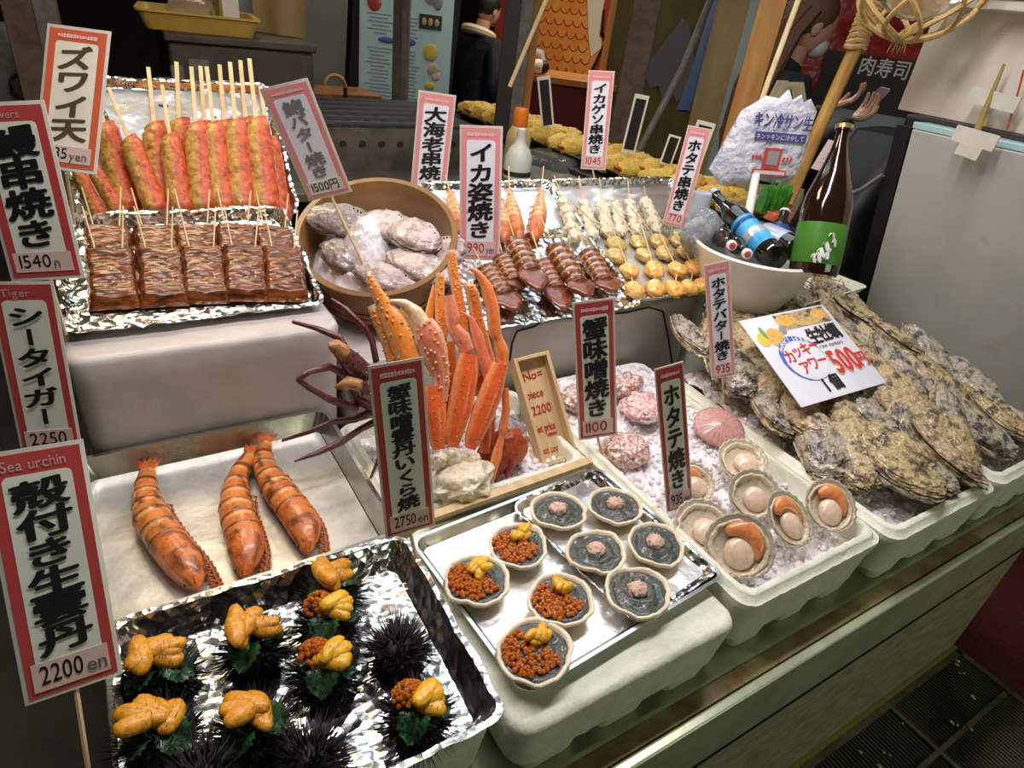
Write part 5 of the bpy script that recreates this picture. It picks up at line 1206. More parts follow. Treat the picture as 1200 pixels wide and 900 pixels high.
# ================================================================ raw scallops
def raw_scallop(label, p, n, spin, R_, kind='open', seed=1, name='raw_scallop', sx=1.0):
    k = thing(name, label, 'scallop', p, 0, 'raw scallops on ice', M3=look_n(n, spin) @ Matrix.Diagonal((sx, 1, 1)))
    N1 = 72
    def sh(a, t, up):
        flat = .82 if sin(a) < -.80 else 1.0
        q = R_ * t * (1 + .018 * cos(a * 22) * t) * (1.0 - .16 * max(0, -sin(a)) ** 3)
        z = .020 * t ** 2.2 + .0012 * cos(a * 22) * t * (1 if t > .3 else 0)
        return V((q * cos(a), q * sin(a), z + (.0 if up else -.0022)))
    A = [2 * pi * j / N1 for j in range(N1)]
    cA, cB = (.74, .67, .54), (.46, .43, .34)
    if kind == 'pink': cA, cB = (.70, .40, .36), (.60, .30, .28)
    if kind == 'pale': cA, cB = (.78, .66, .52), (.72, .60, .46)
    b = MB(); T = [.02, .3, .5, .68, .82, .92, 1.0]
    b.loft([[sh(a, t, False) for a in A] for t in T] + [[sh(a, t, True) for a in A] for t in T[::-1]], True, False,
           [[cB if (j % 3 or t < .5) else cA for j in range(N1)] for t in T] + [[tuple(x * (1 if t < .85 else .72) for x in cA)] * N1 for t in T[::-1]])
    b.build('shell', 'scallop_shell', k, ang=180)
    if kind == 'pink': return k
    # mantle frill
    b = MB(); rings = []
    for t, dz in ((.86, .0150), (.87, .0175), (.78, .0175), (.70, .0100)):
        rings.append([V((R_ * (t + .05 * noise.noise(V((cos(a) * 4, sin(a) * 4, seed)))) * cos(a), R_ * (t + .05 * noise.noise(V((cos(a) * 4, sin(a) * 4, seed)))) * sin(a) * .94, dz + .0009 * sin(a * 31 + seed) + .002 * noise.noise(V((cos(a) * 5, sin(a) * 5, seed))))) for a in A])
    b.loft(rings, True, False).build('mantle', 'scallop_mantle', k, ang=180)
    MB().ell((.002, -.14 * R_, .012), (R_ * .45, R_ * .48, R_ * .22), None, 24, 14, fn=lambda d: 1 + .05 * noise.noise(d * 3 + V((seed, 0, 0)))).build('adductor_meat', 'scallop_meat', k, ang=180)
    if kind == 'open':
        b = MB(); b.tube([(R_ * .50 * cos(a), R_ * .50 * sin(a) + R_ * .04, .015 + .002 * sin(a)) for a in [-.55 + 3.0 * j / 12 for j in range(13)]], [R_ * (.08 + .20 * sin(pi * (j + .6) / 13.2) ** .8) for j in range(13)], 10, .55, up=(0, 0, 1))
        b.build('coral_roe', 'scallop_roe', k, ang=180)
    return k
nf = (-.56, -.50, .66)
raw_scallop('open raw scallop with orange roe, nearest the filled shell tray', (0.8702, 0.4648, 0.8000), nf, .12, .062, 'open', 1)
raw_scallop('open raw scallop standing in the middle of the front three', (1.0079, 0.4705, 0.8050), (-.10, -.58, .80), .25, .060, 'open', 2, sx=.80)
raw_scallop('open raw scallop with bright roe at the right foam rim', (1.1222, 0.4590, 0.8080), (-.36, -.52, .78), .05, .058, 'open', 3, sx=.88)
raw_scallop('flat pale scallop lying left of the front scallops', (0.8526, 0.5337, 0.7880), (-.25, -.35, .9), .5, .058, 'plain', 4)
raw_scallop('pale scallop leaning behind the front open scallops', (1.0121, 0.5551, 0.8000), (-.35, -.55, .75), .3, .054, 'plain', 5)
raw_scallop('pinkish pale scallop shell pair sunk in the ice behind', (1.0733, 0.6372, 0.8020), (-.2, -.3, .93), .9, .056, 'pale', 6)
raw_scallop('scallop with a bit of orange, half hidden by the scallop sign', (0.9092, 0.6274, 0.8000), (-.25, -.35, .9), 1.2, .052, 'open', 7)
raw_scallop('pink ribbed scallop shell turned upside down by the foam rim', (1.1194, 0.7448, 0.8280), (.2, .3, -.9), .4, .060, 'pink', 8)
# packs of frozen seafood in the ice
def pack(label, p, r3, m, seed, rz):
    k = thing('seafood_pack', label, 'seafood pack', p, rz, 'wrapped packs in the ice')
    MB().ell((0, 0, 0), r3, None, 30, 20, fn=lambda d: 1 + .16 * noise.noise(d * 3 + V((seed, 0, 0))) + .07 * noise.noise(d * 9 + V((seed, 0, 0)))).build('seafood', m, k, ang=40)
    for i in range(7):
        a = i * .9 + seed
        MB().ell((r3[0] * .55 * cos(a), r3[1] * .55 * sin(a), r3[2] * .62), (.020, .011, .009), rotz(a * 2), 12, 8, fn=lambda d: 1 + .2 * noise.noise(d * 5)).build('wrapped_piece', m, k, ang=40)
pack('reddish wrapped seafood pack at the back right of the filled shells', (0.8733, 0.7838, 0.7950), (.058, .052, .026), 'shrimp_pack', 1, .4)
pack('wrapped pinkish seafood pack right of the red framed price sign', (0.9947, 0.8800, 0.8180), (.060, .050, .024), 'pink_pack', 4, 1.0)
pack('wrapped seafood pack deepest in the ice under the pale block', (1.0057, 0.9579, 0.8320), (.055, .035, .022), 'shrimp_pack', 6, .2)
pack('icy wrapped seafood pack beside the wooden price box', (0.8650, 0.9647, 0.8200), (.045, .040, .025), 'shrimp_pack', 9, .2)
for i, (x, y) in enumerate(((700, 560), (757, 548), (790, 540), (815, 520), (780, 470), (740, 430), (805, 480), (765, 600), (900, 560), (870, 515), (776, 430))):
    pass

# ================================================================ oysters
def oyster_mesh(seed):
    def shell(sgn):
        b = MB()
        def f(d):
            return 1 + .16 * noise.noise(d * 1.8 + V((seed, 0, 0))) + .09 * noise.noise(V((d.x * 3, d.y * 9, d.z * 9)) + V((seed, 3, 0))) + .07 * noise.noise(d * 12 + V((seed, 0, 0))) + .055 * abs(sin(d.x * 13 + 6 * noise.noise(d * 2.2 + V((seed, 0, 0))))) + .05 * noise.noise(d * 26 + V((seed, 0, 0)))
        b.ell((0, 0, 0), (.078, .043, .024 if sgn > 0 else .022), None, 56, 40, fn=f)
        out = []
        for p in b.v:
            q = V(p)
            if sgn > 0 and q.z < 0: q.z *= .12
            if sgn < 0 and q.z > 0: q.z *= .12
            q.y *= 1.0 + .25 * max(0, q.x / .07) - .28 * max(0, -q.x / .07)
            q.x *= 1.0; q.z += .004 * sgn * .6 + .008 * (q.x / .07) ** 2
            if sgn < 0: q.x *= 1.05; q.y *= 1.10
            out.append(q)
        b.v = out; return b
    return shell
OYM = ['oyster', 'oyster_gray', 'oyster_pale']
oy_protos = []
for sd in range(5):
    k = thing('oyster', 'x', 'oyster', (0, 0, 0), 0, 'whole oysters heaped in the foam box')
    S = oyster_mesh(sd * 3.7 + 1)
    S(1).build('upper_shell', OYM[sd % 3], k, ang=60); S(-1).build('lower_shell', OYM[(sd + 1) % 3], k, ang=60)
    oy_protos.append([k, False])
r_ = random.Random(5)
def pz(x, y): return .808 + (y - .37) * .165 + .012 * sin(x * 9) + (x - 1.2) * .03
rows = 9
idx = 0
for j in range(rows):
    n = 7 if j % 2 else 8
    for i in range(n):
        x = 1.255 + i * .092 + (.046 if j % 2 else 0) + r_.uniform(-.014, .014); y = .455 + j * .068 + r_.uniform(-.012, .012)
        if j == 0 and i < 1: continue
        z = pz(x, y) + r_.uniform(-.014, .014)
        where = ('nearest row at the box front' if j == 0 else ORD[j] + ' row from the box front' if j < rows - 1 else 'rearmost row against the blocks')
        lab = f'whole {("craggy", "gray", "pale")[idx % 3]} oyster, {ORD[i]} from the left in the {where}'
        M3 = rotz(-pi / 2 + r_.uniform(-.5, .5) - .15) @ roty(r_.uniform(.10, .45)) @ rotx(r_.uniform(-.55, .55))
        pr = oy_protos[idx % 5]; idx += 1; sc = r_.uniform(.95, 1.25)
        if not pr[1]: pr[1] = True; pr[0]['label'] = lab; put(pr[0], (x, y, z), M3, sc=sc)
        else: dup(pr[0], (x, y, z), M3, sc=sc, label=lab)

# ================================================================ orange crab
PXM = .00150
def crab_leg(k, name, pts, m='crab', spiky=0.0, colr=(.80, .20, .035), pale=(.86, .55, .28), seed=0, n=12, tip=None):
    """pts: (u, v, w, r_px) in the crab plane"""
    iv_ = k.matrix_world.inverted()
    P = [iv_ @ FR['crab'].p(*q[:3]) for q in pts]; R_ = [q[3] * PXM for q in pts]
    # subdivide
    PP, RR = [], []
    for i in range(len(P) - 1):
        for s in range(4):
            t = s / 4; PP.append(P[i].lerp(P[i + 1], t)); RR.append(R_[i] * (1 - t) + R_[i + 1] * t)
    PP.append(P[-1]); RR.append(R_[-1])
    nrm = iv_.to_3x3() @ FR['crab'].N
    cols = []
    for i in range(len(PP)):
        row = []
        for j in range(n):
            s = sin(2 * pi * j / n); c_ = cos(2 * pi * j / n)
            f = 1.0 if c_ > -.75 else 0
            row.append(colr if abs(c_) < .85 else pale)
        cols.append(row)
    if tip is not None:
        for e in tip: cols[e] = [(.88, .74, .52)] * n
    b = MB(); b.tube(PP, RR, n, .85, up=tuple(nrm), cols=cols)
    b.jit(.0012, 60, seed)
    if spiky:
        r2 = random.Random(seed + 9)
        for i in range(1, len(PP) - 1):
            for _ in range(3):
                a = r2.uniform(0, 2 * pi); t = (PP[i + 1] - PP[i - 1]).normalized(); e1 = t.cross(nrm).normalized()
                d = e1 * cos(a) + nrm * abs(sin(a)); q = PP[i] + t * r2.uniform(-.004, .004)
                bb = len(b.v); b.cone(q + d * RR[i] * .80, q + d * (RR[i] * .98 + spiky), spiky * .85, 6)
                b.c[bb:] = [(.88, .46, .17)] * (len(b.v) - bb)
    return b.build(name, m, k, ang=60)
def CP(p, r): return (p[0], p[1], p[2], r)
K = thing('king_crab', 'bumpy orange king crab legs behind the tall dark framed sign', 'crab', FR['crab'].p(.03, .02, .03))
crab_leg(K, 'leg', [CP((-0.1243, 0.3889, 0.0300), 3.5), CP((-0.1169, 0.3630, 0.0300), 7), CP((-0.1007, 0.3305, 0.0300), 9), CP((-0.0857, 0.2991, 0.0300), 15), CP((-0.0723, 0.2643, 0.0300), 17), CP((-0.0567, 0.2101, 0.0300), 16), CP((-0.0454, 0.1329, 0.0300), 12)], spiky=.0035, seed=1, colr=(.84, .27, .04), tip=(0, 1))
crab_leg(K, 'leg', [CP((-0.1177, 0.3300, 0.0200), 7), CP((-0.1100, 0.3066, 0.0200), 8.5), CP((-0.0942, 0.2623, 0.0200), 9), CP((-0.0778, 0.1984, 0.0200), 10), CP((-0.0659, 0.1337, 0.0200), 10)], spiky=.0035, seed=2, colr=(.84, .27, .04), tip=(0, 1))
K = thing('king_crab_claw', 'spiny pink king crab claw beside the bumpy orange legs', 'crab claw', FR['crab'].p(.08, .02, .03))
crab_leg(K, 'palm', [CP((-0.0068, 0.1461, 0.0350), 9), CP((-0.0024, 0.1940, 0.0350), 11), CP((-0.0130, 0.2345, 0.0350), 18), CP((-0.0239, 0.2683, 0.0350), 20), CP((-0.0336, 0.2938, 0.0350), 15)], spiky=.004, seed=3, colr=(.70, .20, .12), pale=(.86, .60, .45))
crab_leg(K, 'upper_finger', [CP((-0.0304, 0.2842, 0.0400), 12), CP((-0.0445, 0.3127, 0.0400), 9), CP((-0.0638, 0.3303, 0.0400), 5), CP((-0.0898, 0.3341, 0.0400), 2)], seed=4, colr=(.84, .58, .38), pale=(.88, .70, .50))
crab_leg(K, 'lower_finger', [CP((-0.0440, 0.2786, 0.0350), 9), CP((-0.0553, 0.3009, 0.0350), 6), CP((-0.0729, 0.3201, 0.0350), 2.5)], seed=5, colr=(.66, .36, .14), pale=(.75, .55, .3))
K = thing('king_crab', 'tall orange crab legs standing at the back of the crab heap', 'crab', FR['crab'].p(.12, .02, -.01))
crab_leg(K, 'leg', [CP((0.0181, 0.3881, -0.0100), 5.5), CP((0.0141, 0.3475, -0.0100), 6.5), CP((0.0141, 0.2901, -0.0100), 7.5), CP((0.0110, 0.2076, -0.0100), 9), CP((0.0096, 0.1243, -0.0100), 9)], spiky=.0025, seed=6, colr=(.84, .25, .04), tip=(0,))
crab_leg(K, 'leg', [CP((0.0453, 0.4332, -0.0200), 5), CP((0.0466, 0.3970, -0.0200), 7), CP((0.0512, 0.3556, -0.0200), 7.5), CP((0.0585, 0.3020, -0.0200), 8), CP((0.0627, 0.2210, -0.0200), 8)], spiky=.0025, seed=7, colr=(.84, .25, .04), tip=(0,))
crab_leg(K, 'leg', [CP((0.0107, 0.3647, -0.0200), 5), CP((-0.0018, 0.3240, -0.0200), 6), CP((-0.0126, 0.2833, -0.0200), 6), CP((-0.0036, 0.2082, -0.0200), 6)], seed=8, colr=(.84, .27, .04))
crab_leg(K, 'leg', [CP((0.0700, 0.3709, -0.0100), 6.5), CP((0.0808, 0.3458, -0.0100), 9), CP((0.0868, 0.2955, -0.0100), 9), CP((0.0968, 0.2531, -0.0100), 9), CP((0.1117, 0.1979, -0.0100), 8), CP((0.1154, 0.1324, -0.0100), 7)], spiky=.0025, seed=9, colr=(.80, .24, .06), tip=(0, 1))
crab_leg(K, 'leg', [CP((0.0287, 0.2564, -0.0150), 8), CP((0.0276, 0.2064, -0.0150), 9), CP((0.0289, 0.1391, -0.0150), 9)], seed=19, spiky=.0025, colr=(.84, .26, .04))
K = thing('snow_crab_cluster', 'red snow crab leg cluster with white shoulder meat on ice', 'crab', FR['crab'].p(.16, .02, .04))
sh_r, sh_p = (.80, .13, .030), (.88, .36, .14)
crab_leg(K, 'leg', [CP((0.0222, 0.3427, 0.0300), 7), CP((0.0264, 0.3012, 0.0300), 10), CP((0.0255, 0.2852, 0.0300), 7.5), CP((0.0425, 0.2620, 0.0300), 11), CP((0.0529, 0.2372, 0.0300), 9)], seed=10, colr=(.80, .24, .13), pale=(.86, .45, .3))
crab_leg(K, 'leg_base', [CP((0.0528, 0.2308, 0.0350), 12), CP((0.0455, 0.1907, 0.0350), 16), CP((0.0304, 0.1301, 0.0350), 16), CP((0.0160, 0.0825, 0.0350), 12), CP((0.0128, 0.0566, 0.0350), 7)], seed=11, colr=sh_r, pale=sh_p, spiky=.0015)
crab_leg(K, 'leg', [CP((0.0665, 0.3913, 0.0300), 2), CP((0.0812, 0.3831, 0.0300), 4), CP((0.0968, 0.3570, 0.0300), 8), CP((0.1066, 0.3146, 0.0300), 9.5), CP((0.1093, 0.2687, 0.0300), 9), CP((0.1140, 0.2586, 0.0300), 7), CP((0.1213, 0.2318, 0.0300), 9.5), CP((0.1234, 0.2052, 0.0300), 7)], seed=12, colr=(.82, .22, .06), pale=(.86, .42, .2))
crab_leg(K, 'leg_base', [CP((0.1131, 0.2078, 0.0400), 11), CP((0.0952, 0.1629, 0.0400), 15), CP((0.0738, 0.1153, 0.0400), 15.5), CP((0.0527, 0.0729, 0.0400), 12), CP((0.0447, 0.0507, 0.0400), 7)], seed=13, colr=sh_r, pale=sh_p, spiky=.0015)
crab_leg(K, 'leg_base', [CP((-0.0170, 0.1755, 0.0300), 14), CP((-0.0196, 0.1306, 0.0300), 17), CP((-0.0159, 0.0817, 0.0300), 13), CP((-0.0142, 0.0555, 0.0300), 8)], seed=14, colr=sh_r, pale=sh_p, spiky=.0015)
crab_leg(K, 'leg', [CP((0.0463, 0.3106, 0.0200), 1.5), CP((0.0659, 0.2969, 0.0200), 4), CP((0.0776, 0.2621, 0.0200), 8), CP((0.0887, 0.2120, 0.0200), 9), CP((0.0973, 0.1782, 0.0200), 8)], seed=15, colr=(.78, .20, .10), pale=(.84, .4, .25))
crab_leg(K, 'leg', [CP((0.1280, 0.1592, 0.0200), 5), CP((0.1276, 0.1170, 0.0200), 5.5), CP((0.1183, 0.0738, 0.0200), 6), CP((0.1161, 0.0672, 0.0200), 4), CP((0.1034, 0.0277, 0.0200), 7), CP((0.0847, -0.0245, 0.0200), 5)], seed=16, colr=(.80, .20, .05), pale=(.86, .4, .2))
crab_leg(K, 'leg_base', [CP((0.0796, 0.1868, 0.0000), 9), CP((0.0970, 0.1177, 0.0000), 11), CP((0.0889, 0.0329, 0.0000), 10)], seed=17, colr=(.62, .10, .03), pale=sh_p)
crab_leg(K, 'leg_base', [CP((0.0153, 0.2077, 0.0000), 10), CP((0.0217, 0.1409, 0.0000), 11), CP((0.0203, 0.0573, 0.0000), 10)], seed=18, colr=(.66, .12, .03), pale=sh_p)
iv_ = K.matrix_world.inverted(); c_ = iv_ @ FR['crab'].p(*(0.0213, -0.0114, 0.0450))
b = MB()
b.ell(c_, (.062, .042, .060), FR['crab'].M.to_3x3() @ rotz(.3), 40, 28, fn=lambda d: 1 + .20 * noise.noise(d * 2.2) + .13 * noise.noise(d * 5) + .07 * noise.noise(d * 12))
b.build('shoulder_meat', 'crab_meat', K, ang=60)
for i, q in enumerate(((0.0090, 0.0358, 0.0450), (0.0453, 0.0268, 0.0450), (-0.0161, 0.0346, 0.0400))):
    MB().ell(iv_ @ FR['crab'].p(*q), (.017, .015, .022), FR['crab'].M @ rotx(-1.1 + .3 * i), 24, 18, fn=lambda d: 1 + .30 * noise.noise(d * 3 + V((i * 3, 0, 0))) + .12 * noise.noise(d * 9)).build('leg_joint', 'crab_meat', K, ang=60)
mm('shade_red', (0.30, 0.030, 0.012), .35, c2=(.42, .07, .02), ns=60, bump=.4, bs=120, bd=.004)  # crab red darkened: the shade beside the box is put into the colour
K = thing('red_crab_shell', 'crab shell painted dark red as shade beside the wooden price box', 'crab', V((0.6071, 0.8313, 0.8120)) + V((0, .035, 0)))
MB().ell((0, 0, 0), (.055, .035, .05), None, 30, 22, fn=lambda d: 1 + .12 * noise.noise(d * 3) + .06 * noise.noise(d * 8)).build('carapace', 'shade_red', K, ang=60)
for a in (0, 1): MB().tube([(.03 * a - .035, -.01, .035), (.03 * a - .03, -.034, .0), (.03 * a - .035, -.030, -.05)], [.009, .009, .004], 8).build('leg', 'shade_red', K)

# dark spiny crab with thin legs
B0 = V((0.3579, 0.9700, 0.9560))
K = thing('spider_crab', 'dark purple red crab with thin long legs by the steel tray corner', 'crab', B0)
MB().ell((.01, 0, 0), (.048, .042, .040), None, 28, 20, fn=lambda d: 1 + .10 * noise.noise(d * 4) + .09 * max(0, noise.noise(d * 9))).build('carapace', 'dark_crab', K, ang=60)
def rel(*P): return [V(p) - B0 for p in P]
def dl(P, R_, name='leg', m='dark_leg'):
    b = MB(); b.tube(rel(*P), R_, 8); b.jit(.0022, 110, len(P))
    if m == 'dark_crab':
        for i in range(26):
            a_ = RN.uniform(0, 6.28); t_ = RN.random(); q_ = V(rel(*P)[0]).lerp(V(rel(*P)[-1]), t_); d_ = V((cos(a_), -abs(sin(a_)), RN.uniform(-.5, .8))).normalized(); b.cone(q_ + d_ * .008, q_ + d_ * .024, .004, 5)
    return b.build(name, m, K, ang=60)
dl([(0.3578, 0.9700, 0.9836), (0.3227, 0.9600, 1.0226), (0.3001, 0.9500, 1.0557)], [.017, .019, .014], 'claw_arm', 'dark_crab')
dl([(0.3045, 0.9500, 1.0516), (0.2901, 0.9500, 1.0673), (0.2799, 0.9500, 1.0690)], [.015, .013, .005], 'claw_tip', 'dark_tip')
dl([(0.3570, 0.9500, 0.9549), (0.3357, 0.9400, 0.9765), (0.3182, 0.9300, 0.9966)], [.018, .016, .013], 'claw_arm', 'dark_crab')
dl([(0.3244, 0.9300, 0.9918), (0.3061, 0.9300, 1.0026), (0.2835, 0.9300, 0.9970)], [.013, .012, .002], 'claw_tip', 'dark_tip')
dl([(0.3267, 0.9900, 1.0286), (0.3149, 1.0000, 1.0531), (0.2847, 1.0300, 1.0619), (0.2497, 1.0600, 1.0664)], [.006, .0065, .0055, .003])
dl([(0.3761, 0.9800, 1.0037), (0.3714, 0.9900, 1.0421), (0.3622, 1.0000, 1.0647), (0.3364, 1.0300, 1.0935), (0.3168, 1.0500, 1.1072)], [.006, .006, .006, .0045, .003])
dl([(0.4048, 0.9800, 0.9873), (0.4044, 0.9900, 1.0367), (0.3984, 1.0100, 1.0667)], [.006, .006, .004])
dl([(0.3448, 0.9700, 0.9753), (0.3100, 0.9600, 1.0023), (0.2803, 0.9500, 1.0291), (0.2426, 0.9400, 1.0302), (0.2237, 0.9400, 1.0190)], [.007, .0065, .0065, .0055, .005])
dl([(0.2237, 0.9400, 1.0190), (0.2412, 0.9400, 1.0001), (0.2754, 0.9400, 0.9683), (0.3279, 0.9500, 0.9317)], [.005, .0055, .006, .007])
dl([(0.3610, 0.9600, 0.9100), (0.3228, 0.9500, 0.9064), (0.2832, 0.9400, 0.9190), (0.2372, 0.9400, 0.9086), (0.1919, 0.9500, 0.8955)], [.007, .0065, .006, .005, .0025])
dl([(0.3709, 0.9500, 0.8944), (0.3339, 0.9400, 0.8909), (0.2916, 0.9300, 0.8780), (0.2450, 0.9200, 0.8733), (0.2043, 0.9200, 0.8663)], [.007, .006, .006, .005, .0025])
dl([(0.3740, 0.9300, 0.8512), (0.3585, 0.9200, 0.8219), (0.3397, 0.9100, 0.7937)], [.005, .005, .002])
for s in (-1, 1): MB().ell((-.012 + .022 * s, -.030, .036), .005, None, 8, 6).build('eye', 'black', K)

# ================================================================ price signs on sticks
def R3(a, b, c): return rotz(a) @ rotx(b) @ roty(c)
ROT = {'ー': True}
def sign(key, label, chars, price, yen, red, paper, header=None, ink='ink', price_ink='ink', strip='price_strip', margin=.050, border=.115, pw=.56, stick_to=None, cw=.62, gray=None, top=.085, yen_ink='ink_gray', strip_h=.115, wscale=1.0, hscale=1.0, scribble=True, bold=.040):
    s = SG[key]; Wd, H = s['W'] * wscale, s['H'] * hscale
    k = thing('price_sign', label, 'price sign', s['base'], 0, M3=R3(*s['rot']))
    m = margin * Wd * 2 / 2; bd = border * Wd
    MB().loft([rrect(-Wd / 2, Wd / 2, -.0008, .0008, .0006, 0, 2, 2), rrect(-Wd / 2, Wd / 2, -.0008, .0008, .0006, H, 2, 2)]).build('laminated_card', 'laminate', k)
    cdp = [q for q in k.children][0]
    x0 = Wd / 2 - m; z0, z1 = m, H - m
    MB().box((0, -.0010, (z0 + z1) / 2), (2 * x0, .0008, z1 - z0)).build('border', red, cdp)
    xi = x0 - bd; zt = z1 - max(bd * .9, top * H); zb = z0 + bd * .75
    def rr2(a, b_, c_, d_, r): return [(p.x, p.y) for p in rrect(a, b_, c_, d_, r, 0, 2, 5)]
    MB().prism(rr2(-xi, xi, zb, zt, min(.006, xi * .3)), 0, .0009, Matrix.Translation((0, -.0009, 0)) @ Matrix.Rotation(pi / 2, 4, 'X')).build('paper_face', paper, cdp)
    ph = strip_h * H
    if strip: MB().box((0, -.0021, zb + ph / 2 - .002), (2 * xi + bd * .9, .0006, ph)).build('price_label', strip, cdp)
    y = -.0030
    # header
    b = MB()
    if header:
        tw = row_text(MB(), header, 0, 0, .052 * H, 0, .004) or 1
        hh = .042 * H; sc = min(1.0, (2 * xi + bd) / tw)
        row_text(b, header, -xi * .98, z1 - (z1 - zt) * .52, hh, y + .0008, .010, sx=sc * 1.0)
    elif scribble:
        r2 = random.Random(len(label))
        x = -xi * .95
        while x < xi * .9:
            w_ = r2.uniform(.03, .07) * Wd
            b.box((x + w_ / 2, y + .0008, z1 - (z1 - zt) * .55), (w_ * .8, .0003, (z1 - zt) * r2.uniform(.16, .34))); x += w_
    if b.v: b.build('header_lettering', 'ink_pink', cdp)
    # main characters, top to bottom
    n = len(chars); z_lo = zb + ph + .004; z_hi = zt - .006; ch_h = (z_hi - z_lo) / n
    b = MB(); b2 = MB()
    for i, ch in enumerate(chars):
        tgt = b2 if gray and i in gray else b
        cw_ = 2 * xi * .86
        kana = '\u3040' <= ch <= '\u30ff'
        sz = min(ch_h * 1.06, cw_ * 1.25)
        wd = min(cw_ * 1.02, ch_h * 1.5)
        if ch == 'ー': put_glyph(tgt, ch, 0, z_hi - ch_h * (i + .5), wd * .9, ch_h * .9, y, bold, .0, rot=True)
        else: put_glyph(tgt, ch, 0, z_hi - ch_h * (i + .5), wd * (1.0 if kana else 1.06), ch_h * (1.0 if kana else 1.06), y, bold, .10)
    b.build('lettering', ink, cdp)
    if b2.v: b2.build('faded_lettering', 'ink_gray', cdp)
    if price:
        b = MB(); hh = ph * .66
        tw = row_text(MB(), price, 0, 0, hh, 0, .004, lean=.05); lim = 2 * xi * (.66 if yen else .92); sc = min(1.0, lim / tw)
        xe = row_text(b, price, -xi * .92, zb + ph * .48, hh, y, .004 if price_ink == 'ink' else .002, sx=sc, lean=.06)
        b.build('price_lettering', price_ink, cdp)
        if yen:
            b = MB(); tw = row_text(MB(), yen, 0, 0, hh * .8, 0, .01); sc = min(1.0, (xi * 1.05 - xe) / max(tw, 1e-4))
            row_text(b, yen, xe + .002, zb + ph * .38, hh * .8, y - .0004, .012, sx=max(sc, .25)); b.build('yen_lettering', yen_ink, cdp)
    if stick_to is not None:
        iv_ = k.matrix_world.inverted(); e = iv_ @ V(stick_to)
        MB().tube([(0, .0035, H * .3), (0, .0035, -.004), e], [.0030, .0030, .0030], 6).build('stick', 'stick', k)
    return k
sign('zuwai', 'white snow crab sign with orange border before the crab stick skewers', 'ズワイ天', '935', 'yen', 'sign_orange', 'paper_cream', None, 'ink_brown', stick_to=(-0.0571, 1.5000, 1.1206), strip='price_strip')
sign('eel', 'red bordered eel skewer price sign at the left edge, 1540 yen', '鰻串焼き', '1540', 'n', 'sign_red', 'paper', 'skewers', stick_to=(-0.0919, 1.1600, 1.0453), margin=.05)
sign('tiger', 'red bordered tiger prawn sign behind the sea urchin sign', 'シータイガー', '2250', None, 'sign_red', 'paper', 'Tiger prawn'[:5], stick_to=(-0.1002, 0.8600, 0.9114))
sign('urchin', 'large red bordered sea urchin price sign at lower left, 2200 yen', '殻付き生雲丹', '2200', 'en', 'sign_red', 'paper', 'Sea urchin', stick_to=(-0.1269, 0.5300, 0.8137))
sign('abalone', 'pink bordered abalone sign on a long stick over the wooden tub', '鮑バター焼き', '1500円', None, 'sign_pink', 'paper_blue', None, 'ink_gray', stick_to=tuple(FR['tub'].p(*(0.0010, -0.0967, -0.0300))), gray=(4, 5), strip='label_white')
sign('ebi', 'pink bordered prawn skewer sign behind the wooden tub', '大海老串焼き', None, None, 'sign_pink', 'paper_blue', stick_to=(0.8318, 1.7400, 0.9940), strip=None, strip_h=.02)
MBk = bpy.data.objects
sign('ikasugata', 'pink bordered whole squid sign, 990 yen, beside the tub', 'イカ姿焼き', '990', 'yen', 'sign_pink', 'paper_blue', price_ink='ink_red', strip='price_pink', stick_to=(0.7526, 1.1700, 0.9535))
sign('ikageso', 'narrow pink squid leg skewer sign before the black boards', 'イカゲソ串焼き', '1045', None, 'sign_pink', 'paper_blue', price_ink='ink_red', strip='price_pink', stick_to=(1.3605, 1.6000, 1.0826), cw=.7)
sign('hotatekushi', 'pink scallop skewer sign leaning beside the bottle bowl', 'ホタテ串焼き', '770', None, 'sign_pink', 'paper_blue', price_ink='ink_red', strip='price_pink', stick_to=(1.4143, 1.3100, 1.0218))
sign('hotatebutter', 'narrow pink butter scallop sign standing in front of the oysters', 'ホタテバター焼き', '935', None, 'sign_pink', 'paper_blue', price_ink='ink_red', strip='price_pink', stick_to=(1.2680, 0.8350, 0.7339))
sign('kanimiso', 'dark red bordered crab miso sign, 1100 in red, before the ice', '蟹味噌焼き', '1100', None, 'sign_red', 'paper', price_ink='ink_red', strip='price_strip', stick_to=(0.8178, 0.7900, 0.7789))
sign('hotate', 'narrow dark red bordered scallop sign, 935 yen, at the filled shell tray', 'ホタテ焼き', '935', 'en', 'sign_red', 'paper', stick_to=(0.8857, 0.6000, 0.7159))
sign('kaniuni', 'tall dark framed crab, urchin and roe sign before the orange crab, 2750 yen', '蟹味噌雲丹いくら焼', '2750', 'en', 'sign_red', 'paper', stick_to=(0.3212, 0.6550, 0.8299), strip_h=.10)
s = SG['ebi']

# oyster card lying on the heap
s = SG['oyster']; Wd, H = s['W'], s['H']
k = thing('oyster_sign', 'large white oyster price card, 500 yen each, lying on the oyster heap', 'price card', s['base'], 0, M3=R3(*s['rot']))
def X_(t): return (t - .5) * Wd
def Z_(t): return t * H
MB().loft([rrect(-Wd / 2, Wd / 2, -.0012, .0012, .001, 0, 2, 2), rrect(-Wd / 2, Wd / 2, -.0012, .0012, .001, H, 2, 2)]).build('card', 'paper_blue', k)
def pic(x, z, w, h, m, y=-.0016, nm='food_picture', rz=0.0):
    o = MB().ell((0, 0, 0), (w * Wd / 2, .0008, h * H / 2), None, 20, 8).build(nm, m, k); o.matrix_basis = Matrix.Translation((X_(x), y, Z_(z))) @ Matrix.Rotation(rz, 4, 'Y')
MB().box((X_(.66), -.0014, Z_(.885)), (Wd * .60, .0006, H * .19)).build('photo_strip', 'oyster', k)
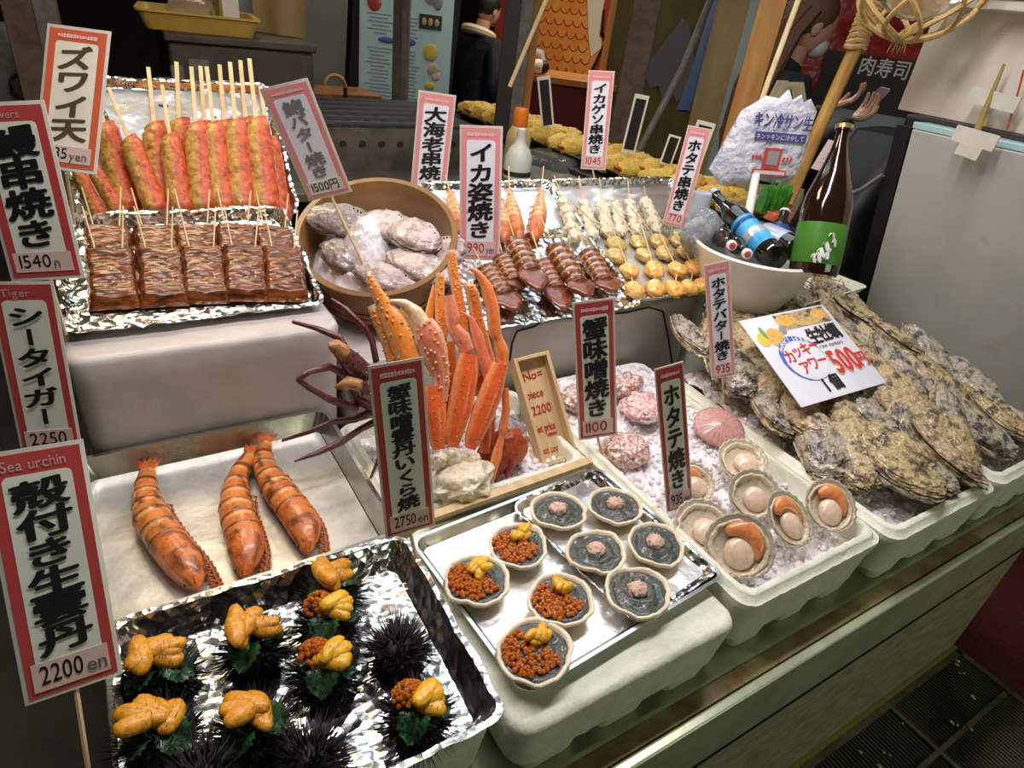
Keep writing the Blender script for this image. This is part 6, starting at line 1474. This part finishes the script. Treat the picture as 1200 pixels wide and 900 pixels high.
for x, z, w, h, m in ((.46, .90, .22, .14, 'butter_scallop'), (.70, .84, .34, .10, 'clam'), (.86, .90, .18, .12, 'butter_scallop'), (.24, .74, .20, .22, 'butter_scallop'), (.24, .74, .10, .10, 'fish_orange'), (.10, .74, .12, .16, 'yel'), (.14, .80, .05, .18, 'gre'), (.36, .80, .07, .10, 'gray_ph')): pic(x, z, w, h, m, -.0020)
pic(.36, .46, .46, .52, 'blue_print', -.0026, 'blue_disc'); pic(.37, .43, .43, .46, 'paper_blue', -.0034, 'disc_face')
b = MB()
for i, ch in enumerate('KAKKI HOUR'):
    a = 2.5 - i * .19
    if ch != ' ': put_glyph(b, ch, X_(.36) + .205 * Wd * cos(a), Z_(.46) + .205 * H * sin(a) * 1.06, .024, .024, -.0046, .01)
b.build('arc_lettering', 'ink_white', k)
b = MB()
for i, ch in enumerate('カッキー'): put_glyph(b, ch, X_(.22 + i * .105), Z_(.50 + i * .022), .034, .040, -.0050, .03)
for i, ch in enumerate('アワー'): put_glyph(b, ch, X_(.30 + i * .105), Z_(.35 + i * .022), .034, .040, -.0050, .03)
b.build('red_lettering', 'ink_red', k)
b = MB()
for i, ch in enumerate('生牡蠣'): put_glyph(b, ch, X_(.62 + i * .125), Z_(.665 + i * .005), .040, .050, -.0034, .035)
row_text(b, 'raw oysters', X_(.60), Z_(.535), .011, -.0034, .006)
put_glyph(b, '1', X_(.37), Z_(.145), .032, .056, -.0034, .04); put_glyph(b, '個', X_(.49), Z_(.15), .036, .046, -.0034, .035)
b.build('black_lettering', 'ink', k)
for m, bo, y in (('ink_white', .085, -.0030), ('ink_red', .045, -.0040)):
    b = MB()
    for i, ch in enumerate('500'): put_glyph(b, ch, X_(.635 + i * .105), Z_(.335), .055, .090, y, bo)
    put_glyph(b, '円', X_(.935), Z_(.30), .034, .046, y, bo)
    b.build('price_lettering', m, k)

# wooden box price sign
s = SG['woodbox']; Wd, H = s['W'] * .62, s['H']
k = thing('wooden_box', 'small wooden box with red handwriting, used as a price sign by the crab', 'wooden box', V(s['base']) + V((.0, 0, .008)), 0, M3=R3(s['rot'][0] - .30, s['rot'][1], s['rot'][2] - .16))
D = .040; t = .008
for x in (-1, 1): MB().box((x * (Wd / 2 - t / 2), D / 2, H / 2), (t, D, H)).build('side_panel', 'wood_pale', k, bev=.001)
for z in (t / 2, H - t / 2): MB().box((0, D / 2, z), (Wd - 2 * t, D, t)).build('end_panel', 'wood_pale', k, bev=.001)
MB().box((0, D - t / 2 - .008, H / 2), (Wd - 2 * t, t, H - 2 * t)).build('back_panel', 'wood_pale', k)
b = MB(); y = D - t - .0086 - .0006
row_text(b, 'No=', -.024, H * .82, .018, y, .02, lean=.1)
row_text(b, 'piece', -.027, H * .65, .018, y, .03, lean=.1, sx=.72); row_text(b, '2200', -.026, H * .50, .020, y, .03, sx=.80, lean=.1)
row_text(b, 'Set price', -.029, H * .33, .017, y, .05, sx=.52, lean=.1); row_text(b, 'hot cook', -.028, H * .13, .016, y, .02, sx=.52, lean=.1)
for i in range(5): b.box((-.002 + i * .004, y, H * .26 + .001 * (i % 2)), (.007, .0006, .005))
b.build('lettering', 'ink_red', k)
tag(MB().loft([[V((0.3883, 0.7606, 0.8030)), V((0.3853, 0.7432, 0.8030)), V((0.7609, 0.7621, 0.8030)), V((0.7699, 0.7829, 0.8030))], [V((0.3883, 0.7606, 0.8030)) + V((0, 0, .010)), V((0.3853, 0.7432, 0.8030)) + V((0, 0, .010)), V((0.7609, 0.7621, 0.8030)) + V((0, 0, .010)), V((0.7699, 0.7829, 0.8030)) + V((0, 0, .010))]]).build('reflection_strip', 'wood_pale'), 'thin brown strip standing for a reflection behind the silvery tray of filled shells', 'reflection strip')  # added strip that stands for a brown reflection behind the tray

# ================================================================ bowl of bottles, sake bottle, POP display, wood chips
BW = V((1.5020, 1.0750, 1.1064)); BW.z = .9415
hb = V((1.5020, 1.0750, 1.1064)).z - BW.z
k = thing('plastic_bowl', 'white plastic bowl full of beer bottles and ice', 'bowl', BW)
MB().lathe([(r_q, z_q * hb / .136) for r_q, z_q in [(.0001, 0), (.092, 0), (.100, .004), (.132, .050), (.156, .110), (.168, .124), (.172, .132), (.166, .136), (.150, .122), (.126, .056), (.092, .010), (.0001, .008)]], 56).build('bowl_body', 'bowl', k)
def bottle(label, a, b_, r, glass, label_m, cap_m, group, face=None, band=(.22, .58), neck=True):
    """bottle from base a to mouth b_ (world points)"""
    a, b_ = V(a), V(b_); L_ = (b_ - a).length
    M3 = (b_ - a).to_track_quat('Z', 'Y').to_matrix()
    k = thing('beer_bottle', label, 'bottle', a, 0, group, M3=M3)
    P = [(.0001, 0), (r * .9, 0), (r, .008), (r, L_ * .58), (r * .9, L_ * .66), (r * .48, L_ * .78), (r * .42, L_ * .94), (r * .46, L_ * .95), (r * .46, L_ * .985), (.0001, L_ * .985)]
    MB().lathe(P, 28).build('glass', glass, k)
    if label_m: MB().lathe([(r + .0006, L_ * band[0]), (r + .0009, L_ * band[0] + .001), (r + .0009, L_ * band[1] - .001), (r + .0006, L_ * band[1])], 28).build('paper_label', label_m, k)
    if label_m == 'beer_label':
        MB().lathe([(r + .0010, L_ * .22), (r + .0013, L_ * .225), (r + .0013, L_ * .30), (r + .0010, L_ * .305)], 28).build('white_band', 'silver_label', k)
        MB().lathe([(r + .0010, L_ * .40), (r + .0013, L_ * .405), (r + .0013, L_ * .44), (r + .0010, L_ * .445)], 28).build('navy_band', 'navy_label', k)
    MB().lathe([(r * .5, L_ * .955), (r * .52, L_ * .958), (r * .50, L_), (r * .35, L_ + .003), (.0001, L_ + .003)], 18).build('cap', cap_m, k)
    return k
G = 'bottles in the white bowl'
bottle('dark beer bottle with a bright blue label leaning out to the upper left', (1.4524, 0.9885, 1.1154), (1.4981, 1.2715, 1.1978), .034, 'glass_dark', 'beer_label', 'silver_label', G, band=(.10, .48))
bottle('dark beer bottle with a silver blue label lying toward the right', (1.5284, 0.9761, 1.1325), (1.6166, 1.2396, 1.1114), .034, 'glass_dark', 'silver_label', 'cap_gold', G, band=(.15, .52))
bottle('dark beer bottle with navy label under the others', (1.5224, 1.0069, 1.0908), (1.5280, 1.2237, 1.1214), .032, 'glass_dark', 'navy_label', 'cap_gold', G)
bottle('bottle standing at the bowl rear with a pale cap', (1.6187, 1.1017, 1.0600), (1.7187, 1.1781, 1.1643), .030, 'glass_dark', 'navy_label', 'label_white', G)
for i, (p, q, l) in enumerate((((1.4752, 1.2350, 1.1056), (1.3686, 1.0548, 1.1259), 'bottle lying with its red and white cap toward us, left one'), ((1.5059, 1.1948, 1.0994), (1.3817, 1.0112, 1.1176), 'bottle lying with its red and white cap toward us, right one'))):
    kk = bottle(l, p, q, .026, 'glass_dark', None, 'white_plastic', G)
    L_ = (V(q) - V(p)).length
    MB().lathe([(.0001, L_ + .0034), (.0085, L_ + .0034), (.009, L_ + .003)], 16).build('cap_mark', 'sign_red', kk)
for i, (x, y, z) in enumerate(((-.06, -.05, .085), (.05, -.09, .075), (.09, .0, .080), (0, .07, .085))):
    pass
k = thing('ice_bag', 'clear plastic bag of ice at the left of the bowl', 'ice bag', (1.4015, 1.1933, 1.1140))
MB().ell((0, 0, 0), (.060, .05, .062), None, 26, 18, fn=lambda d: 1 + .18 * noise.noise(d * 3) + .08 * noise.noise(d * 8)).build('bag_film', 'ice_bag', k, ang=50)
r_ = random.Random(3)
for i in range(14):
    MB().box((r_.uniform(-.03, .03), r_.uniform(-.03, .03), r_.uniform(-.03, .03)), (.018, .018, .018), Matrix.Rotation(i, 3, V((1, .4, i * .1)).normalized())).build('ice_cube', 'ice_chip', k, bev=.003)
k = thing('plastic_cup', 'pale blue plastic cup upside down beside the scallop skewer sign', 'cup', (1.4517, 1.2700, 1.1508))
MB().lathe([(.036, -.05), (.034, -.05), (.028, .045), (.026, .05), (.0001, .05)], 24).build('cup_body', 'wrap_gray', k)

# big sake bottle
sb = V((1.5323, 0.9114, 1.0861)); st = V((1.6128, 1.0218, 1.4342))
k = thing('sake_bottle', 'tall brown glass sake bottle with a green label', 'bottle', (sb.x, sb.y, sb.z), 0, M3=((st - sb).to_track_quat('Z', 'Y').to_matrix()))
L_ = (st - sb).length; r = .060
MB().lathe([(.0001, 0), (r * .94, 0), (r, .010), (r, L_ * .46), (r * .93, L_ * .53), (r * .62, L_ * .68), (r * .36, L_ * .82), (r * .27, L_ * .90), (r * .27, L_ * .955), (r * .33, L_ * .957), (r * .33, L_ * .972), (r * .26, L_ * .975), (.0001, L_ * .975)], 40).build('glass', 'glass_brown', k)
MB().lathe([(r + .0006, L_ * .07), (r + .001, L_ * .075), (r + .001, L_ * .335), (r + .0006, L_ * .34)], 40).build('green_label', 'sake_label', k)
MB().lathe([(r * .30, L_ * .965), (r * .36, L_ * .970), (r * .36, L_ * .995), (r * .30, L_), (.0001, L_)], 24).build('cap', 'cap_gold', k)
# white brush strokes on the label, facing the camera
toc = (k.matrix_world.inverted().to_3x3() @ (V((0, 0, 1.6)) - sb)); ang0 = atan2(toc.y, toc.x)
b = MB()
for (da, z, w_, h_) in ((.45, .25, .30, .030), (.55, .21, .16, .045), (.30, .18, .40, .018), (.15, .14, .35, .016), (.05, .11, .22, .030), (-.1, .10, .2, .02), (.35, .12, .10, .05)):
    pts = [((r + .0018) * cos(ang0 + da - w_ / 2 + w_ * i / 6), (r + .0018) * sin(ang0 + da - w_ / 2 + w_ * i / 6), L_ * z + .01 * sin(i)) for i in range(7)]
    b.tube(pts, [h_ * .12 + h_ * .25 * sin(pi * i / 6) for i in range(7)], 6, .1, up=None)
b.build('label_strokes', 'ink_white', k)

# crumpled beer POP on a white stem with greenery
pc = V((1.7509, 1.3445, 1.3275))
M3 = look_n((-.50, -.85, .10), .10)
k = thing('promotion_sign', 'crumpled white beer promotion sign wrapped in plastic on a white stem', 'sign', pc, 0, M3=M3)
wO = [(-.160, -.085), (-.115, -.135), (-.07, -.125), (.0, -.115), (.07, -.130), (.115, -.10), (.128, -.04), (.132, .03), (.140, .085), (.115, .118), (.10, .098), (.085, .130), (.06, .112), (.045, .142), (.02, .118), (-.02, .125), (-.05, .105), (-.085, .085), (-.11, .03), (-.135, -.03)]
b = MB()
def ringz(s, z): return [V((x * s, y * s, z + .006 * noise.noise(V((x * 30, y * 30, z * 50))))) for x, y in wO]
b.loft([ringz(.90, -.022), ringz(.99, -.014), ringz(1.0, 0), ringz(.96, .012), ringz(.80, .018), ringz(.55, .019), ringz(.25, .019), ringz(.02, .019)])
b.build('wrapped_board', 'pop_white', k, ang=60)
PF = Matrix.Translation((0, 0, .0225)) @ Matrix.Rotation(-pi / 2, 4, 'X')      # lettering XZ plane -> sign face
b = MB()
for i, ch in enumerate('キン冷サン生'): put_glyph(b, ch, -.040 + i * .030, .062 - i * .0022, .032, .046, -.004, .02)
b.xf(Matrix.Rotation(-pi / 2, 4, 'X') @ Matrix.Translation((0, -.022, 0))).build('lettering', 'ink_navy', k)
MB().box((.035, .012, .0245), (.155, .024, .003), rotz(-.06)).build('blue_band', 'ink_navy', k)
b = MB()
for i, ch in enumerate('キンッキンに冷やして'): put_glyph(b, ch, -.034 + i * .0148, .0155 - i * .0009, .015, .018, -.0275, .01)
b.xf(Matrix.Rotation(-pi / 2, 4, 'X')).build('band_lettering', 'ink_white', k)
b = MB(); b.box((.020, -.048, .0245), (.052, .058, .003), rotz(-.06)).box((.018, -.090, .0245), (.105, .018, .003), rotz(-.05))
for i in range(3):
    for s in (-1, 1): b.box((.020 + s * (.036 + i * .011), -.048 - s * .003, .0245), (.006, .014, .003), rotz(-.3 * s))
b.build('red_print', 'ink_red', k)
MB().box((.021, -.047, .0262), (.034, .040, .002), rotz(-.06)).build('gray_screen', 'gray_ph', k)
MB().box((.018, -.090, .0262), (.096, .010, .002), rotz(-.05)).build('pale_line', 'pale_pink', k)
iv_ = k.matrix_world.inverted()
MB().tube([iv_ @ V((1.6906, 1.2946, 1.2392)), iv_ @ V((1.6285, 1.2337, 1.1540)), iv_ @ V((1.6042, 1.2125, 1.1208))], [.012, .013, .013], 10).build('stem', 'white_plastic', k)
k = thing('artificial_grass', 'bright green leaf decoration behind the bottle bowl', 'decoration', (1.7625, 1.2622, 1.1660))
b = MB(); r_ = random.Random(6)
for i in range(46):
    x, y = r_.uniform(-.055, .055), r_.uniform(-.02, .02)
    h_ = r_.uniform(.03, .06)
    b.tube([(x, y, -.03), (x * 1.1, y - .006, h_ * .3), (x * 1.25, y - .012, h_)], [.010, .011, .002], 5, .3)
b.build('leaves', 'leaf_lime', k, ang=60)
MB().box((.01, -.03, -.035), (.09, .04, .025)).build('planter', 'sign_orange', k, bev=.003)
k = thing('price_card', 'small pinkish card hanging behind the sake bottle', 'card', (1.8959, 1.2311, 1.3108), 0, M3=look_n((-.5, -.85, .05), -.15))
MB().loft([[V((-.022, -.045, 0)), V((.010, -.045, 0)), V((.034, .045, 0)), V((-.010, .045, 0))], [V((-.022, -.045, .002)), V((.010, -.045, .002)), V((.034, .045, .002)), V((-.010, .045, .002))]]).build('card_sheet', 'pale_pink', k)
b = MB()
for i in range(5): b.box((.0 + i * .004, -.02 + i * .014, .0028), (.018, .003, .001))
b.build('print_lines', 'ink_pink', k)

# white tray of wood chips on the block behind the oysters
cT, aT, wT, dT = quad_frame((1.4970, 1.0866, 0.9420), (2.0741, 1.1701, 0.9420), (1.9458, 1.0058, 0.9420), (1.4454, 0.9850, 0.9420))
k = tray('foam_tray', 'white foam tray of brown wood shavings behind the oysters', (cT.x, cT.y, .941), rotz(aT), wT, dT, .018, .006, .004, 'foam', .0006, 60)
b = MB(); r_ = random.Random(8)
for i in range(130):
    x, y = r_.uniform(-.42, .42) * wT, r_.uniform(-.36, .36) * dT; a = r_.gauss(1.0, .5); l = r_.uniform(.02, .045)
    b.box((x, y, .010 + r_.uniform(0, .012)), (l, .0035, .0018), rotz(a) @ roty(r_.uniform(-.25, .25)))
o = tag(b.build('wood_shavings', 'chips', loc=(cT.x, cT.y, .943)), 'brown wood shavings heaped in the white foam tray', 'wood shavings', kind='stuff'); o.rotation_euler.z = aT
k = thing('driftwood', 'piece of brown bark with dry twigs at the corner of the pale block', 'driftwood', (1.4177, 1.1003, 0.9300))
MB().ell((0, 0, 0), (.05, .022, .022), rotz(.5) @ roty(.2), 18, 12, fn=lambda d: 1 + .25 * noise.noise(d * 4)).build('bark', 'chips', k, ang=40)
for i in range(4): MB().tube([(.0, -.01, -.005), (-.01 + i * .008, -.035, -.03), (-.018 + i * .013, -.045, -.055)], [.004, .003, .0015], 5).build('twig', 'post_brown', k)
